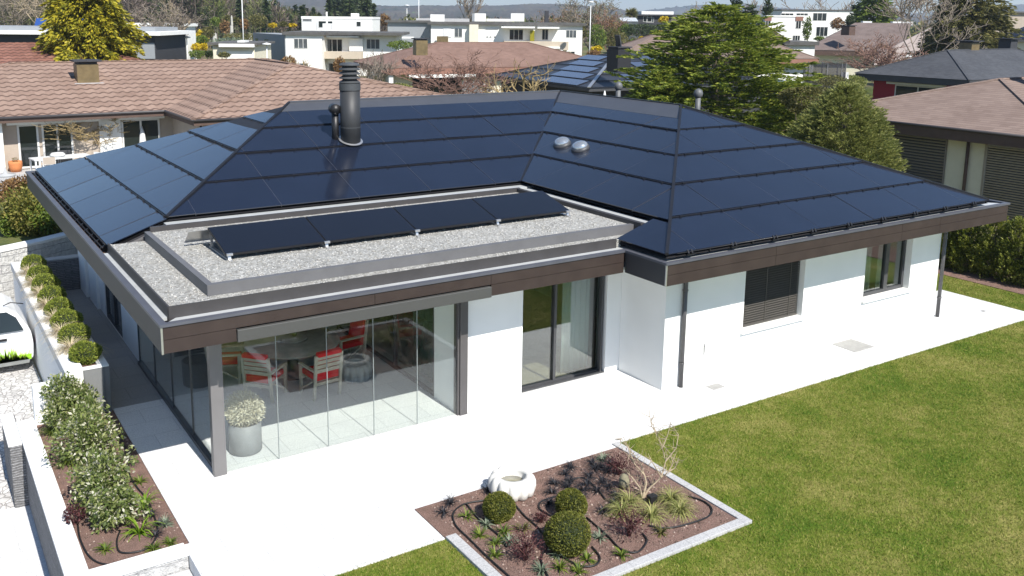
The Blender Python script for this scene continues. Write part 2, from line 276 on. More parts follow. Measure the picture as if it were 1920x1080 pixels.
# ---------------------------------------------------------------- builders
ORG = {}
def tag(o, label=None, cat=None, group=None, kind=None):
    if label: o['label'] = label
    if cat: o['category'] = cat
    if group: o['group'] = group
    if kind: o['kind'] = kind
    return o
def thing(name, label, cat, loc=(0, 0, 0), group=None):
    o = bpy.data.objects.new(name, None); COL.objects.link(o); o.location = [float(x) for x in loc]; o.empty_display_size = .2
    ORG[o.name] = np.array(loc, float); return tag(o, label, cat, group)
def link_mesh(name, me, parent, loc=None):
    o = bpy.data.objects.new(name, me); COL.objects.link(o)
    if parent is not None: o.parent = parent; ORG[o.name] = ORG[parent.name]
    elif loc is not None: o.location = [float(x) for x in loc]; ORG[o.name] = np.array(loc, float)
    else: ORG[o.name] = np.zeros(3)
    return o
class MB:
    def __init__(s): s.v = []; s.f = []; s.mi = []; s.sm = []
    def add(s, vs, fs, mi=0, smooth=False):
        b = len(s.v); s.v += [tuple(float(c) for c in x) for x in vs]
        for f in fs: s.f.append(tuple(b+i for i in f)); s.mi.append(mi); s.sm.append(smooth)
        return s
    def box(s, x0, y0, z0, x1, y1, z1, mi=0):
        return s.add([(x0, y0, z0), (x1, y0, z0), (x1, y1, z0), (x0, y1, z0), (x0, y0, z1), (x1, y0, z1), (x1, y1, z1), (x0, y1, z1)],
                     [(0, 3, 2, 1), (4, 5, 6, 7), (0, 1, 5, 4), (1, 2, 6, 5), (2, 3, 7, 6), (3, 0, 4, 7)], mi)
    def fbox(s, F, a0, a1, b0, b1, c0, c1, mi=0):
        p = [F(a, b, c) for a, b, c in ((a0, b0, c1), (a1, b0, c1), (a1, b0, c0), (a0, b0, c0), (a0, b1, c1), (a1, b1, c1), (a1, b1, c0), (a0, b1, c0))]
        return s.add(p, [(0, 3, 2, 1), (4, 5, 6, 7), (0, 1, 5, 4), (1, 2, 6, 5), (2, 3, 7, 6), (3, 0, 4, 7)], mi)
    def hexa(s, b, t, mi=0):              # four bottom and four top corners, counter-clockwise from above
        n = len(b); return s.add(list(b)+list(t), [tuple(range(n-1, -1, -1)), tuple(range(n, 2*n))]+[(i, (i+1) % n, n+(i+1) % n, n+i) for i in range(n)], mi)
    def prism(s, poly, z0, z1, mi=0): return s.hexa([(x, y, z0) for x, y in poly], [(x, y, z1) for x, y in poly], mi)
    def slab(s, pts, th, mi=0):           # sloped polygon with thickness downwards
        return s.hexa([(x, y, z-th) for x, y, z in pts], list(pts), mi)
    def bar(s, p, q, wd, h, mi=0, up=(0, 0, 1)):
        p, q = Vector(p), Vector(q); d = (q-p).normalized(); upv = Vector(up)
        if abs(d.dot(upv)) > .98: upv = Vector((0, 1, 0))
        a = d.cross(upv).normalized()*wd/2; b = a.cross(d).normalized()*h/2
        vs = [p-a-b, p+a-b, p+a+b, p-a+b, q-a-b, q+a-b, q+a+b, q-a+b]
        return s.add(vs, [(0, 3, 2, 1)[::-1], (4, 5, 6, 7)[::-1], (0, 1, 5, 4)[::-1], (1, 2, 6, 5)[::-1], (2, 3, 7, 6)[::-1], (3, 0, 4, 7)[::-1]], mi)
    def tube(s, pts, r, n=6, mi=0, smooth=True, cap=True):
        pts = [Vector(p) for p in pts]; m = len(pts); rs = r if isinstance(r, (list, tuple)) else [r]*m; vs = []
        for i, p in enumerate(pts):
            d = (pts[min(i+1, m-1)]-pts[max(i-1, 0)]).normalized(); a = d.orthogonal().normalized()
            if i == 0: pa = a
            else:
                a = (pa-d*pa.dot(d)); a = a.normalized() if a.length > 1e-6 else d.orthogonal().normalized(); pa = a
            b = d.cross(a)
            vs += [p+(a*math.cos(2*pi*k/n)+b*math.sin(2*pi*k/n))*rs[i] for k in range(n)]
        fs = [(i*n+k, i*n+(k+1) % n, (i+1)*n+(k+1) % n, (i+1)*n+k) for i in range(m-1) for k in range(n)]
        if cap: fs += [tuple(range(n-1, -1, -1)), tuple(range((m-1)*n, m*n))]
        return s.add(vs, fs, mi, smooth)
    def lathe(s, c, prof, n=24, mi=0, smooth=True, mod=None):
        vs = []; m = len(prof)
        for j, (r, z) in enumerate(prof):
            for k in range(n):
                a = 2*pi*k/n; rr = r*(mod(a, j) if mod else 1); vs.append((c[0]+rr*math.cos(a), c[1]+rr*math.sin(a), c[2]+z))
        fs = [(j*n+k, j*n+(k+1) % n, (j+1)*n+(k+1) % n, (j+1)*n+k) for j in range(m-1) for k in range(n)]
        fs += [tuple(range(n-1, -1, -1)), tuple(range((m-1)*n, m*n))]
        return s.add(vs, fs, mi, smooth)
    def build(s, name, mats, parent=None, bevel=0, local=False, loc=None):
        me = bpy.data.meshes.new(name); v = np.array(s.v, float)
        if not isinstance(mats, (list, tuple)): mats = [mats]
        if parent is not None and not local: v = v - ORG[parent.name]
        elif loc is not None: v = v - np.array(loc, float)
        me.from_pydata(v.tolist(), [], s.f)
        for m in mats: me.materials.append(m)
        me.polygons.foreach_set('material_index', s.mi); me.polygons.foreach_set('use_smooth', s.sm); me.update()
        o = link_mesh(name, me, parent, loc)
        if bevel: b = o.modifiers.new('bevel', 'BEVEL'); b.width = bevel; b.segments = 2; b.limit_method = 'ANGLE'
        return o
def npmesh(name, V, F, mats, parent=None, loc=None, MI=None, smooth=False):
    V = np.asarray(V, np.float32); F = np.asarray(F, np.int32); k = F.shape[1]
    off = ORG[parent.name] if parent is not None else (np.array(loc, float) if loc is not None else np.zeros(3))
    V = (V-off).astype(np.float32); me = bpy.data.meshes.new(name)
    me.vertices.add(len(V)); me.vertices.foreach_set('co', V.ravel()); me.loops.add(F.size); me.loops.foreach_set('vertex_index', F.ravel())
    me.polygons.add(len(F)); me.polygons.foreach_set('loop_start', np.arange(0, F.size, k, dtype=np.int32))
    if not isinstance(mats, (list, tuple)): mats = [mats]
    for m in mats: me.materials.append(m)
    if MI is not None: me.polygons.foreach_set('material_index', np.asarray(MI, np.int32))
    if smooth: me.polygons.foreach_set('use_smooth', np.ones(len(F), bool))
    me.update(calc_edges=True); return link_mesh(name, me, parent, loc)
def unit(a): return a/np.maximum(np.linalg.norm(a, axis=-1, keepdims=True), 1e-9)
def quads(c, d, L, W, fold=0):            # leaf rhombs: centres, directions
    n = len(c); s = unit(np.cross(d, RNG.normal(size=(n, 3)))); L = np.asarray(L).reshape(-1, 1)*np.ones((n, 1)); W = np.asarray(W).reshape(-1, 1)*np.ones((n, 1))
    V = np.stack([c-d*L/2, c+s*W/2, c+d*L/2, c-s*W/2], 1).reshape(-1, 3); return V, np.arange(4*n).reshape(-1, 4)
def join(parts):
    V = []; F = []; o = 0
    for v, f in parts: V.append(v); F.append(f+o); o += len(v)
    return np.concatenate(V), np.concatenate(F)
def sph(n): return unit(RNG.normal(size=(n, 3)))
def lump(u, k=5, amp=.15):
    o = np.zeros(len(u))
    for i in range(k):
        a = unit(RNG.normal(size=3)); o += np.cos(u@a*RNG.uniform(3, 7)+RNG.uniform(0, 6))
    return 1+amp*o/math.sqrt(k)
def blob(c, R, n, L, W, shell=.35, amp=.12, out=.8):
    u = sph(n); r = lump(u, 6, amp)*(1-shell*np.abs(RNG.normal(size=n))*.6); r = np.clip(r, .05, 1.6)
    p = np.array(c)+u*r[:, None]*np.array(R); d = unit(u*out+RNG.normal(size=(n, 3))*.6)
    return quads(p, d, L*RNG.uniform(.6, 1.3, n), W*RNG.uniform(.6, 1.3, n))
def core(c, R, name=None, n=14):          # closed inner body of a clipped plant
    mb = MB(); mb.lathe((c[0], c[1], c[2]), [(R[0]*math.sin(t)*1+1e-3, -R[2]*math.cos(t)) for t in np.linspace(.05, pi-.05, 9)], n); return mb
def branches(base, height, spread, levels=4, n0=5, r0=.06, up=.6, wig=.25, seed=1, kids=(3, 5), ratio=.62, trunk=.3):
    rnd = random.Random(seed); segs = []
    def grow(p, d, ln, r, lev):
        pts = [p]; rr = [r]; q = Vector(p); dd = Vector(d)
        m = 3 if lev < 2 else 2
        for i in range(m):
            dd = (dd+Vector((rnd.gauss(0, wig), rnd.gauss(0, wig), rnd.gauss(0, wig*.6)+up*.12))).normalized(); q = q+dd*ln/m; pts.append(q.copy()); rr.append(max(r*(1-.45*(i+1)/m), .002))
        segs.append((pts, rr, lev))
        if lev < levels:
            for k in range(rnd.randint(*kids)):
                t = rnd.uniform(.35, 1); i = min(int(t*m), m-1); b = pts[i].lerp(pts[i+1], t*m-i)
                nd = (dd+Vector((rnd.gauss(0, 1), rnd.gauss(0, 1), rnd.gauss(0, .6)+up*.5))*spread).normalized(); grow(b, nd, ln*ratio*rnd.uniform(.7, 1.2), rr[-1]*rnd.uniform(.6, .9), lev+1)
    b = Vector(base)
    for k in range(n0):
        a = 2*pi*k/n0+rnd.uniform(-.4, .4); d = Vector((math.cos(a)*spread*.8, math.sin(a)*spread*.8, up+.4)).normalized()
        grow(b+Vector((0, 0, height*trunk*rnd.uniform(.7, 1))), d, height*.42, r0*.6, 1)
    return segs
def tubes_np(segs, nlo=3):
    mb = MB()
    for pts, rr, lev in segs: mb.tube(pts, rr, 5 if lev <= 1 else nlo, cap=False)
    return mb
def frame(o, u):
    o = np.array(o, float); u = unit(np.array([u[0], u[1], 0.0])); nrm = np.array([u[1], -u[0], 0])
    return lambda a, b, c: tuple(o+u*a+np.array([0, 0, b])+nrm*c)
# ================================================================ SETTING
def struct(o): o['kind'] = 'structure'; return o
def m_ground():
    n = N('garden_ground'); a = n.noise(.05, 5, .6); b = n.noise(.6, 5, .7)
    x = n.math('ADD', n.math('MULTIPLY', a, .6), n.math('MULTIPLY', b, .4))
    n.base(n.ramp(x, [(.3, (.05, .075, .02)), (.45, (.085, .105, .03)), (.55, (.16, .14, .075)), (.7, (.13, .11, .07))])); n.set(Roughness=.95, Specular_IOR_Level=.1); return n.m
mb = MB(); BIG = 5600
for x0, y0, x1, y1 in ((0, -40, 24.2, BIG), (24.2, 14, BIG, BIG), (24.2, -40, BIG, -30), (48, -30, BIG, 14), (-BIG, 15.2, 0, BIG), (-BIG, -40, -12, 15.2), (-BIG, -BIG, BIG, -40)):
    mb.add([(x0, y0, -.03), (x1, y0, -.03), (x1, y1, -.03), (x0, y1, -.03)], [(0, 1, 2, 3)])
sm_ = lambda t: max(0, min(1, t))**2*(3-2*max(0, min(1, t)))
gv = [(24.2+23.8*i/32, -30+44*j/44, -.03-1.4*sm_(i*23.8/32/5)*sm_((32-i)*23.8/32/4)*sm_(j/5)*sm_((44-j)/3.5)) for i in range(33) for j in range(45)]
mb.add(gv, [(i*45+j, (i+1)*45+j, (i+1)*45+j+1, i*45+j+1) for i in range(32) for j in range(44)], smooth=True)
struct(mb.build('ground', m_ground()))
# lower drive, ramping from the landing up to the parking place
mb = MB(); ys = [-16, 4.0, 7.6, 15.6]; zs = [-1.2, -1.2, -.6, -.55]
for i in range(3):
    if i == 0: mb.add([(-12, 1, -1.2), (-.72, 1, -1.2), (-.72, 4, -1.2), (-12, 4, -1.2)], [(0, 1, 2, 3)])
    else: mb.add([(-12, ys[i], zs[i]), (-.72, ys[i], zs[i]), (-.72, ys[i+1], zs[i+1]), (-12, ys[i+1], zs[i+1])], [(0, 1, 2, 3)])
struct(mb.build('driveway', COBBLE))
mb = MB(); mb.prism([(-12, -16), (-1.5, -16), (-1.5, 3.95), (-12, 3.95)], -1.6, -1.17); struct(mb.build('landing', m_granite('landing_granite', .72, 1.2, 1.2)))
mb = MB(); mb.prism([(-.02, -2.45), (3.13, -2.45), (3.13, -1.55), (7.13, -1.55), (7.13, -1.4), (20.85, -1.4), (20.85, 1.17), (18.3, 1.17), (18.3, 13.7), (1, 13.7), (1, 4.5), (.06, 4.5), (.06, -.72), (-.02, -.72)], -.4, .02)
struct(mb.build('patio', PATIO))
mb = MB(); mb.prism([(.0, 4.5), (1, 4.5), (1, 13), (.0, 13)], -.3, .022); struct(mb.build('side_path', PATH_SHADE))
mb = MB(); mb.add([(.1, -16, 0), (22.5, -16, 0), (22.5, 6, 0), (.1, 6, 0)], [(0, 1, 2, 3)]); struct(mb.build('lawn', LAWN))
mb = MB(); mb.prism([(3.31, -4.25), (7.02, -4.25), (7.02, -1.55), (3.135, -1.55), (3.135, -2.445), (3.31, -2.445)], -.2, .03); struct(mb.build('flower_bed', SOIL))
mb = MB(); mb.prism([(-1.24, -.7), (.06, -.7), (.06, 4.5), (-1.24, 4.5)], -1.0, 0.0); struct(mb.build('side_bed', SOIL))
mb = MB(); mb.prism([(22.35, -8), (24, -8), (24, 12), (22.35, 12)], -.2, .02); struct(mb.build('hedge_bed', SOIL))
# steps going down at the front-left corner of the terrace
mb = MB()
for k in range(4): mb.box(-1.5, -1.35-.42*(k+1), -1.6, -.03, -1.0-.42*k-.003*k, -.02-.17*(k+1)+.0)
struct(mb.build('steps', m_granite('step_granite', .6, 2, 1)))
# grass
def in_lawn(x, y):
    a = (y < -1.36+.05*np.sin(x*9)+.04*np.sin(x*23)) & (x > 7.1) | (y < -2.42+.03*np.sin(x*11)) & (x < 3.16) & (x > 0) | (y < -4.36) & (x > 3.1) & (x < 7.2) | (x > 20.82) & (y < 6)
    return a & (x < 22.38)
nb = 900000
gx = RNG.uniform(0.2, 22.4, nb); gy = RNG.uniform(-9.5, 2.2, nb)
P3 = np.stack([gx, gy, np.zeros(nb)], 1)-CAM; dz = P3@CF; sx = 960+PPX+FPX*(P3@CR)/dz; sy = 540+PPY-FPX*(P3@CU)/dz
k = in_lawn(gx, gy) & (sx > -60) & (sx < 1990) & (sy < 1130) & (dz > 3); gx, gy = gx[k], gy[k]; n = len(gx)
hh = RNG.uniform(.018, .038, n); a = RNG.uniform(0, 2*pi, n); ww = RNG.uniform(.003, .006, n); lean = RNG.normal(size=(n, 2))*.018
b0 = np.stack([gx-np.cos(a)*ww, gy-np.sin(a)*ww, np.zeros(n)], 1); b1 = np.stack([gx+np.cos(a)*ww, gy+np.sin(a)*ww, np.zeros(n)], 1); b2 = np.stack([gx+lean[:, 0], gy+lean[:, 1], hh], 1)
tag(npmesh('grass', np.stack([b0, b1, b2], 1).reshape(-1, 3), np.arange(3*n).reshape(-1, 3), BLADE), 'short mown green and yellowish lawn grass beside the terrace', 'grass', kind='stuff')
# granite edging of the bed
def curb(label, x0, y0, x1, y1):
    mb = MB(); mb.box(x0, y0, -.15, x1, y1, .05); tag(mb.build('curb', m_granite('curb_granite', .5, .5, .3) if 'curb_granite' not in MATS else MATS['curb_granite'], bevel=.006), label, 'curb', 'granite edging strips of the flower bed')
MATS['curb_granite'] = m_granite('curb_granite', .5, .35, .35)
curb('granite edging between flower bed and the small front lawn corner', 3.14, -4.4, 3.305, -2.45)
curb('granite edging on the near side of flower bed by the open lawn', 3.305, -4.4, 7.025, -4.255)
curb('granite edging beside the bare twisted shrub', 7.025, -4.4, 7.16, -1.42)
# ================================================================ MAIN HOUSE
house = thing('solar_house', 'white bungalow with black solar hip roof, gravel flat roof and glazed corner terrace', 'house', (9.4, 4, 0))
H = house
mb = MB()
mb.box(5.4, 1.03, 0, 6.83, 1.35, 2.56); mb.box(9.03, 1.2, 0, 9.398, 1.5, 2.56)
mb.box(6.83, 1.22, 2.32, 9.03, 1.45, 2.56)
mb.box(5.4, 1.35, 0, 5.7, 1.9, 2.56)
mb.build('wall', WHITE, H)
mb = MB()
mb.box(9.4, -.1, 0, 9.7, 1.2, 2.56)
for x0, x1, z0, z1 in ((9.7, 11.6, 0, 2.56), (11.6, 13.45, 0, .86), (11.6, 13.45, 2.3, 2.56), (13.45, 15.55, 0, 2.56), (15.55, 17.3, 0, .9), (15.55, 17.3, 2.3, 2.56), (17.3, 18.45, 0, 2.56)): mb.box(x0, -.1, z0, x1, .25, z1)
mb.box(18.15, .25, 0, 18.45, 13.6, 2.56); mb.box(1, 13.6, 0, 18.45, 13.9, 2.56)
mb.build('wall', WHITE, H)
mb = MB(); mb.box(1, 6.6, 0, 1.3, 8.3, 2.56); mb.box(1, 10.2, 0, 1.3, 13.6, 2.56); mb.box(1, 8.3, 2.2, 1.3, 10.2, 2.56); mb.box(.93, 10.9, 0, 1.0, 11.9, 2.56); mb.box(.88, 12.1, 0, 1.0, 13.0, 2.56)
mb.build('wall', WHITE, H)
mb = MB(); mb.box(5.7, 1.5, .0, 18.15, 13.6, .03); mb.build('interior_floor', WOOD_F, H)
mb = MB(); mb.box(5.4, 6.6, 0, 5.7, 13.6, 2.56); mb.box(5.7, 7.2, .03, 18.1, 7.35, 2.5); mb.box(11.2, .3, .03, 11.3, 7.2, 2.5); mb.box(1.3, 9.9, .0, 5.4, 10, 2.5); mb.build('partition', INT_WALL, H)
mb = MB(); mb.prism([(.05, .05), (8.46, .05), (8.46, -1.05), (19.39, -1.05), (19.39, 14.9), (.05, 14.9)], 2.57, 2.62); mb.build('soffit', WHITE, H)
# fascia
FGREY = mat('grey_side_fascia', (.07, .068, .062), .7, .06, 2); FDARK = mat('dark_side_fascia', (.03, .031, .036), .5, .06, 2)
mb = MB()
for z0, z1 in ((2.742, 2.925),):
    for x0, x1 in ((.03, 3.265), (3.272, 5.437), (5.444, 8.38)): mb.box(x0, 0, z0, x1, .03, z1)
for x0, x1 in ((.03, 1.05), (5.444, 8.38)): mb.box(x0, 0, 2.54, x1, .03, 2.735)
mb.build('fascia', FASCIA, H)
mb = MB()
for x0, x1 in ((8.44, 11.268), (11.275, 15.268), (15.275, 16.668), (16.675, 19.41)):
    mb.box(x0, -1.1, 2.742, x1, -1.07, 2.925); mb.box(x0, -1.1, 2.54, x1, -1.07, 2.735)
mb.build('fascia', FASCIA, H)
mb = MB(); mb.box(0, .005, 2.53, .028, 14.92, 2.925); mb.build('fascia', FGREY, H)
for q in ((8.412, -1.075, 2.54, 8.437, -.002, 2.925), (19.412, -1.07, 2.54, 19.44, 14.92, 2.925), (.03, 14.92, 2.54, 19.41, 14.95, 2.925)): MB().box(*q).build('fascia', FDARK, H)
for q in ((8.405, -1.106, 2.535, 8.43, -1.08, 2.928), (-.006, -.006, 2.535, .02, .004, 2.928)): MB().box(*q).build('corner_strip', ALU, H)
mb = MB(); mb.box(1.06, -.035, 2.525, 5.437, .06, 2.715); mb.build('awning_cassette', AWN, H, bevel=.012)
def ring(mb, P, d0, d1, z0, z1, sel=None, mi=0):
    def off(d): return [(P[0][0]+d, P[0][1]-d), (P[1][0]+d, P[1][1]+d), (P[2][0]+d, P[2][1]+d), (P[3][0]+d, P[3][1]+d), (P[4][0]-d, P[4][1]+d), (P[5][0]-d, P[5][1]-d)]
    A, B = off(d0), off(d1)
    for i in range(6):
        if sel and i not in sel: continue
        j = (i+1) % 6; mb.prism([A[i], A[j], B[j], B[i]], z0, z1, mi)
PERI = [(0, 14.95), (0, 0), (8.41, 0), (8.41, -1.1), (19.44, -1.1), (19.44, 14.95)]
mb = MB(); ring(mb, PERI, -.02, .085, 2.928, 2.97); mb.build('eaves_trim', TRIM, H)
mb = MB(); ring(mb, PERI, .088, .36, 2.9, 2.95, (1, 2, 3)); mb.box(.09, .362, 2.9, .2, 4.62, 2.95); mb.build('gutter', GUTTER, H)
BRG = mat('brown_gutter_metal', (.12, .075, .05), .5, .25, 3)
mb = MB(); mb.box(.09, 4.63, 2.80, .36, 14.85, 2.84); mb.build('gutter', BRG, H); mb = MB(); mb.box(18.75, -.73, 2.87, 19.35, 14.6, 2.89); mb.build('gutter', UPSTAND, H)
# flat roof
UPL = mat('grey_upstand_metal', (.13, .13, .135), .55, .08, 3, metal=.1)
flat = MB().box(.2, .3, 2.9, 8.55, 4.6, 3.1).build('flat_roof', GRAVEL, H)
mb = MB(); mb.box(.18, .27, 2.9, 8.42, .297, 3.128); mb.box(.175, .298, 2.9, .199, 4.62, 3.128); mb.build('upstand', UPSTAND, flat)
mb = MB(); mb.box(.92, .67, 3.101, 9.1, 4.6, 3.245); mb.box(8.551, .37, 3.0, 9.1, .669, 3.1); mb.build('gravel_bed', GRAVEL, flat)
mb = MB(); mb.box(.82, .57, 3.102, 9.1, .668, 3.272); mb.box(.82, .67, 3.102, .918, 4.6, 3.272); mb.build('upstand', UPL, flat)
mb = MB(); mb.box(9.102, .37, 3.05, 9.2, 4.6, 3.33); mb.box(.93, 4.603, 3.05, 9.2, 4.67, 3.34); mb.build('upstand', UPSTAND, flat)
mb = MB(); mb.box(9.202, .38, 3.2, 9.5, 4.6, 3.3); mb.box(1.25, 4.672, 3.2, 9.6, 5.0, 3.33); mb.build('gutter', GUTTER, flat)
mb = MB(); mb.hexa([(.2, 4.63, 2.85), (1.3, 4.63, 2.85), (1.3, 4.86, 2.85), (.2, 4.86, 2.85)], [(.2, 4.7, 2.93), (1.28, 4.74, 3.33), (1.28, 4.86, 3.33), (.2, 4.86, 2.93)])
mb.hexa([(8.55, .3, 2.9), (9.45, .3, 2.9), (9.45, .365, 2.9), (8.55, .365, 2.9)], [(8.55, .3, 3.0), (9.45, .3, 3.32), (9.45, .365, 3.32), (8.55, .365, 3.0)]); mb.build('cheek', UPSTAND, flat)
# stones scattered on the gravel so that its edges are uneven
ns = 5200; px_ = RNG.uniform(.22, 9.05, ns); py_ = RNG.uniform(.31, 4.58, ns)
lv2 = (px_ > .93) & (py_ > .68); ok = lv2 | ((px_ < .8) & (px_ < 8.5)) | ((py_ < .55) & (px_ < 8.5)); px_, py_, lv2 = px_[ok], py_[ok], lv2[ok]
pz_ = np.where(lv2, 3.245, 3.1)+.004; m_ = len(px_); r_ = RNG.uniform(.009, .02, m_)
octv = np.array([(1, 0, 0), (0, 1, 0), (-1, 0, 0), (0, -1, 0), (0, 0, .7), (0, 0, -.6)]); octf = np.array([(0, 1, 4), (1, 2, 4), (2, 3, 4), (3, 0, 4), (1, 0, 5), (2, 1, 5), (3, 2, 5), (0, 3, 5)])
th = RNG.uniform(0, 6.28, m_); ca, sa = np.cos(th), np.sin(th)
ov = octv[None]*r_[:, None, None]*RNG.uniform(.7, 1.3, (m_, 1, 3)); rx = ov[..., 0]*ca[:, None]-ov[..., 1]*sa[:, None]; ry = ov[..., 0]*sa[:, None]+ov[..., 1]*ca[:, None]
sv = np.stack([rx+px_[:, None], ry+py_[:, None], ov[..., 2]+pz_[:, None]], 2).reshape(-1, 3); sf = (octf[None]+6*np.arange(m_)[:, None, None]).reshape(-1, 3)
n_ = N('loose_gravel'); n_.base(n_.ramp(n_.n('NewGeometry').outputs['Random Per Island'], [(0, (.24, .23, .2)), (.5, (.43, .42, .39)), (1, (.58, .57, .54))])); n_.set(Roughness=.9)
o = npmesh('loose_gravel', sv, sf, n_.m, flat); o['kind'] = 'stuff'
# pitched roof
ZE, ZR = 3.0, 5.03; R1 = (5.55, 9.6, 5.03); R2 = (14.05, 9.6, 5.03); R3 = (14.05, 4.5, 5.03)
VB = (9.45, 4.93, 3.39); HL = (1.31, 4.93, 3.39); EL = (.22, 4.86, 2.99); EB = (.22, 14.85, 2.99); CF_ = (8.5, -1.0, 3.05); CR_ = (18.72, -1.0, 3.05); BR = (18.72, 14.85, 3.05)
planes = {
 'left': [EL, HL, R1, EB], 'front': [HL, VB, R2, R1], 'wingleft': [VB, (9.45, .36, 3.39), R3, R2],
 'wingcorner': [(9.45, .36, 3.39), (8.5, .36, 3.055), CF_, (9.45, -.05, 3.39)], 'wingfill': [(9.45, .36, 3.39), (9.45, -.05, 3.39), R3],
 'wingfront': [CF_, CR_, R3], 'right': [CR_, BR, R2, R3], 'back': [BR, EB, R1, R2]}
DN = {}
mb = MB()
for nme, P in planes.items():
    if nme == 'wingfill': continue
    if nme == 'wingleft': P = [VB, (9.45, .36, 3.39), (9.45, -.05, 3.39), R3, R2]
    mb.add([(x, y, z-.035) for x, y, z in P], [tuple(range(len(P)))]); 
roof = mb.build('roof', mat('black_roof_underlay', (.012, .012, .014), .6, .1), H)
def clip(poly, n, d):                      # keep n.p <= d (2-d)
    out = []
    for i in range(len(poly)):
        a, b = poly[i], poly[(i+1) % len(poly)]; da, db = a@n-d, b@n-d
        if da <= 0: out.append(a)
        if da*db < 0: out.append(a+(b-a)*(da/(da-db)))
    return out
def panel_plane(P3, u, rows, uoff, width=1.72, seed=1, cap=None):
    rnd = random.Random(seed); P3 = [np.array(p, float) for p in P3]; u = unit(np.array(u, float))
    nrm = unit(np.cross(P3[1]-P3[0], P3[2]-P3[0])); nrm = nrm if nrm[2] > 0 else -nrm; v = np.cross(nrm, u)
    if v[2] < 0: u = -u; v = -v
    O = P3[0]; poly = [np.array([(p-O)@u, (p-O)@v]) for p in P3]
    ar = sum(poly[i][0]*poly[(i+1) % len(poly)][1]-poly[(i+1) % len(poly)][0]*poly[i][1] for i in range(len(poly)))
    if ar < 0: poly = poly[::-1]
    umin = min(p[0] for p in poly); umax = max(p[0] for p in poly); rail = MB()
    for r in range(len(rows)-1):
        v0, v1 = rows[r], rows[r+1]; k0 = math.floor((umin-uoff)/width)-1; sh = (r % 2)*width*.0
        for k in range(k0, k0+int((umax-umin)/width)+4):
            q = poly
            for n2, d2 in (((-1, 0), -(uoff+k*width+.005+sh)), ((1, 0), uoff+(k+1)*width-.005+sh), ((0, -1), -(v0+.012)), ((0, 1), v1-.03)):
                if not q: break
                q = clip(q, np.array(n2, float), d2)
            if len(q) < 3: continue
            A = abs(sum(q[i][0]*q[(i+1) % len(q)][1]-q[(i+1) % len(q)][0]*q[i][1] for i in range(len(q))))/2
            if A < .02: continue
            tx, ty = rnd.gauss(0, .003), rnd.gauss(0, .003); uc = uoff+(k+.5)*width
            def at(p, dz=0): return O+u*p[0]+v*p[1]+nrm*(.05-.03*(p[1]-v0)/(v1-v0)+tx*(p[0]-uc)+ty*(p[1]-v0)+dz)
            m = MB(); m.hexa([at(p, -.018) for p in q], [at(p) for p in q])
            jq = poly
            for n2, d2 in (((-1, 0), -(uoff+k*width-.006)), ((1, 0), uoff+k*width+.006), ((0, -1), -(v0+.02)), ((0, 1), v1-.04)):
                if jq: jq = clip(jq, np.array(n2, float), d2)
            if len(jq) >= 3: m.hexa([O+u*p[0]+v*p[1]+nrm*.0 for p in jq], [O+u*p[0]+v*p[1]+nrm*(.0515-.03*(p[1]-v0)/(v1-v0)) for p in jq], 1)
            m.build('solar_panel', [PANEL, JOINT], roof)
        # dark rail with clips under the row's lower edge
        if r > 0 or cap:
            q = clip(clip(poly, np.array([0., -1.]), -(v0-.018)), np.array([0., 1.]), v0+.018)
            if len(q) >= 3:
                a, b = min(p[0] for p in q), max(p[0] for p in q)
                A_ = O+u*a+v*(v0-.012)+nrm*.024; B_ = O+u*b+v*(v0-.012)+nrm*.024; rail.bar(A_, B_, .022, .034, up=nrm)
                t = a+.25
                while t < b-.1: c = O+u*t+v*(v0-.03)+nrm*.035; rail.bar(c-u*.022, c+u*.022, .035, .036, up=nrm); t += .56
    if rail.v: rail.build('panel_rail', BLACKM, roof)
    return O, u, v, nrm
JOINT = mat('panel_joint_metal', (.05, .055, .07), .45, .1, metal=.2)
def vrow(zs, z0, P3):                      # heights -> distances up the slope
    P3 = [np.array(p, float) for p in P3]; n = unit(np.cross(P3[1]-P3[0], P3[2]-P3[0])); s = math.sqrt(1-n[2]**2); return [(z-z0)/s for z in zs]
PF = planes['front']; panel_plane(PF, (1, 0, 0), vrow([3.39, 3.80, 4.19, 4.58, 4.875], 3.39, PF), .55, seed=2)
PL = planes['left']; panel_plane([EB, EL, HL, R1], (0, 1, 0), vrow([2.99, 3.40, 3.80, 4.205, 4.61, 5.02], 2.99, PL), .6, seed=3)
PW = [VB, (9.45, .36, 3.39), (9.45, -.05, 3.39), R3, R2]; panel_plane([VB, (9.45, -.05, 3.39), R3, R2], (0, 1, 0), vrow([3.39, 3.81, 4.20, 4.585, 4.80], 3.39, [VB, (9.45, .36, 3.39), R3]), .45, seed=4)
PC = planes['wingcorner']; panel_plane([PC[1], PC[2], PC[3], PC[0]], (0, 1, 0), vrow([3.055, 3.385], 3.055, PC), -5, 9, seed=5)
PR = planes['wingfront']; panel_plane(PR, (1, 0, 0), vrow([3.05, 3.43, 3.82, 4.21, 4.60, 5.0], 3.05, PR), .72, seed=6)
mb = MB()
def lift(p, d=.03): return (p[0], p[1], p[2]+d)
for a, b in ((R1, HL), (R3, CF_), (R3, CR_)): MB().bar(lift(a, .03), lift(b, .05), .06, .045).build('hip_cap', BLACKM, roof)
mb.bar(lift(R2, .02), lift(VB, .045), .05, .03)
mb.bar(lift(R2, .03), lift((R2[0], R3[1], R3[2]), .03), .07, .05)
mb.build('valley_strip', BLACKM, roof)
mb = MB(); n1 = vrow([4.875], 3.39, PF)[0]; yc = 4.93+(4.875-3.39)/(ZR-3.39)*4.67; xc = 9.45+(4.8-3.39)/(ZR-3.39)*4.6
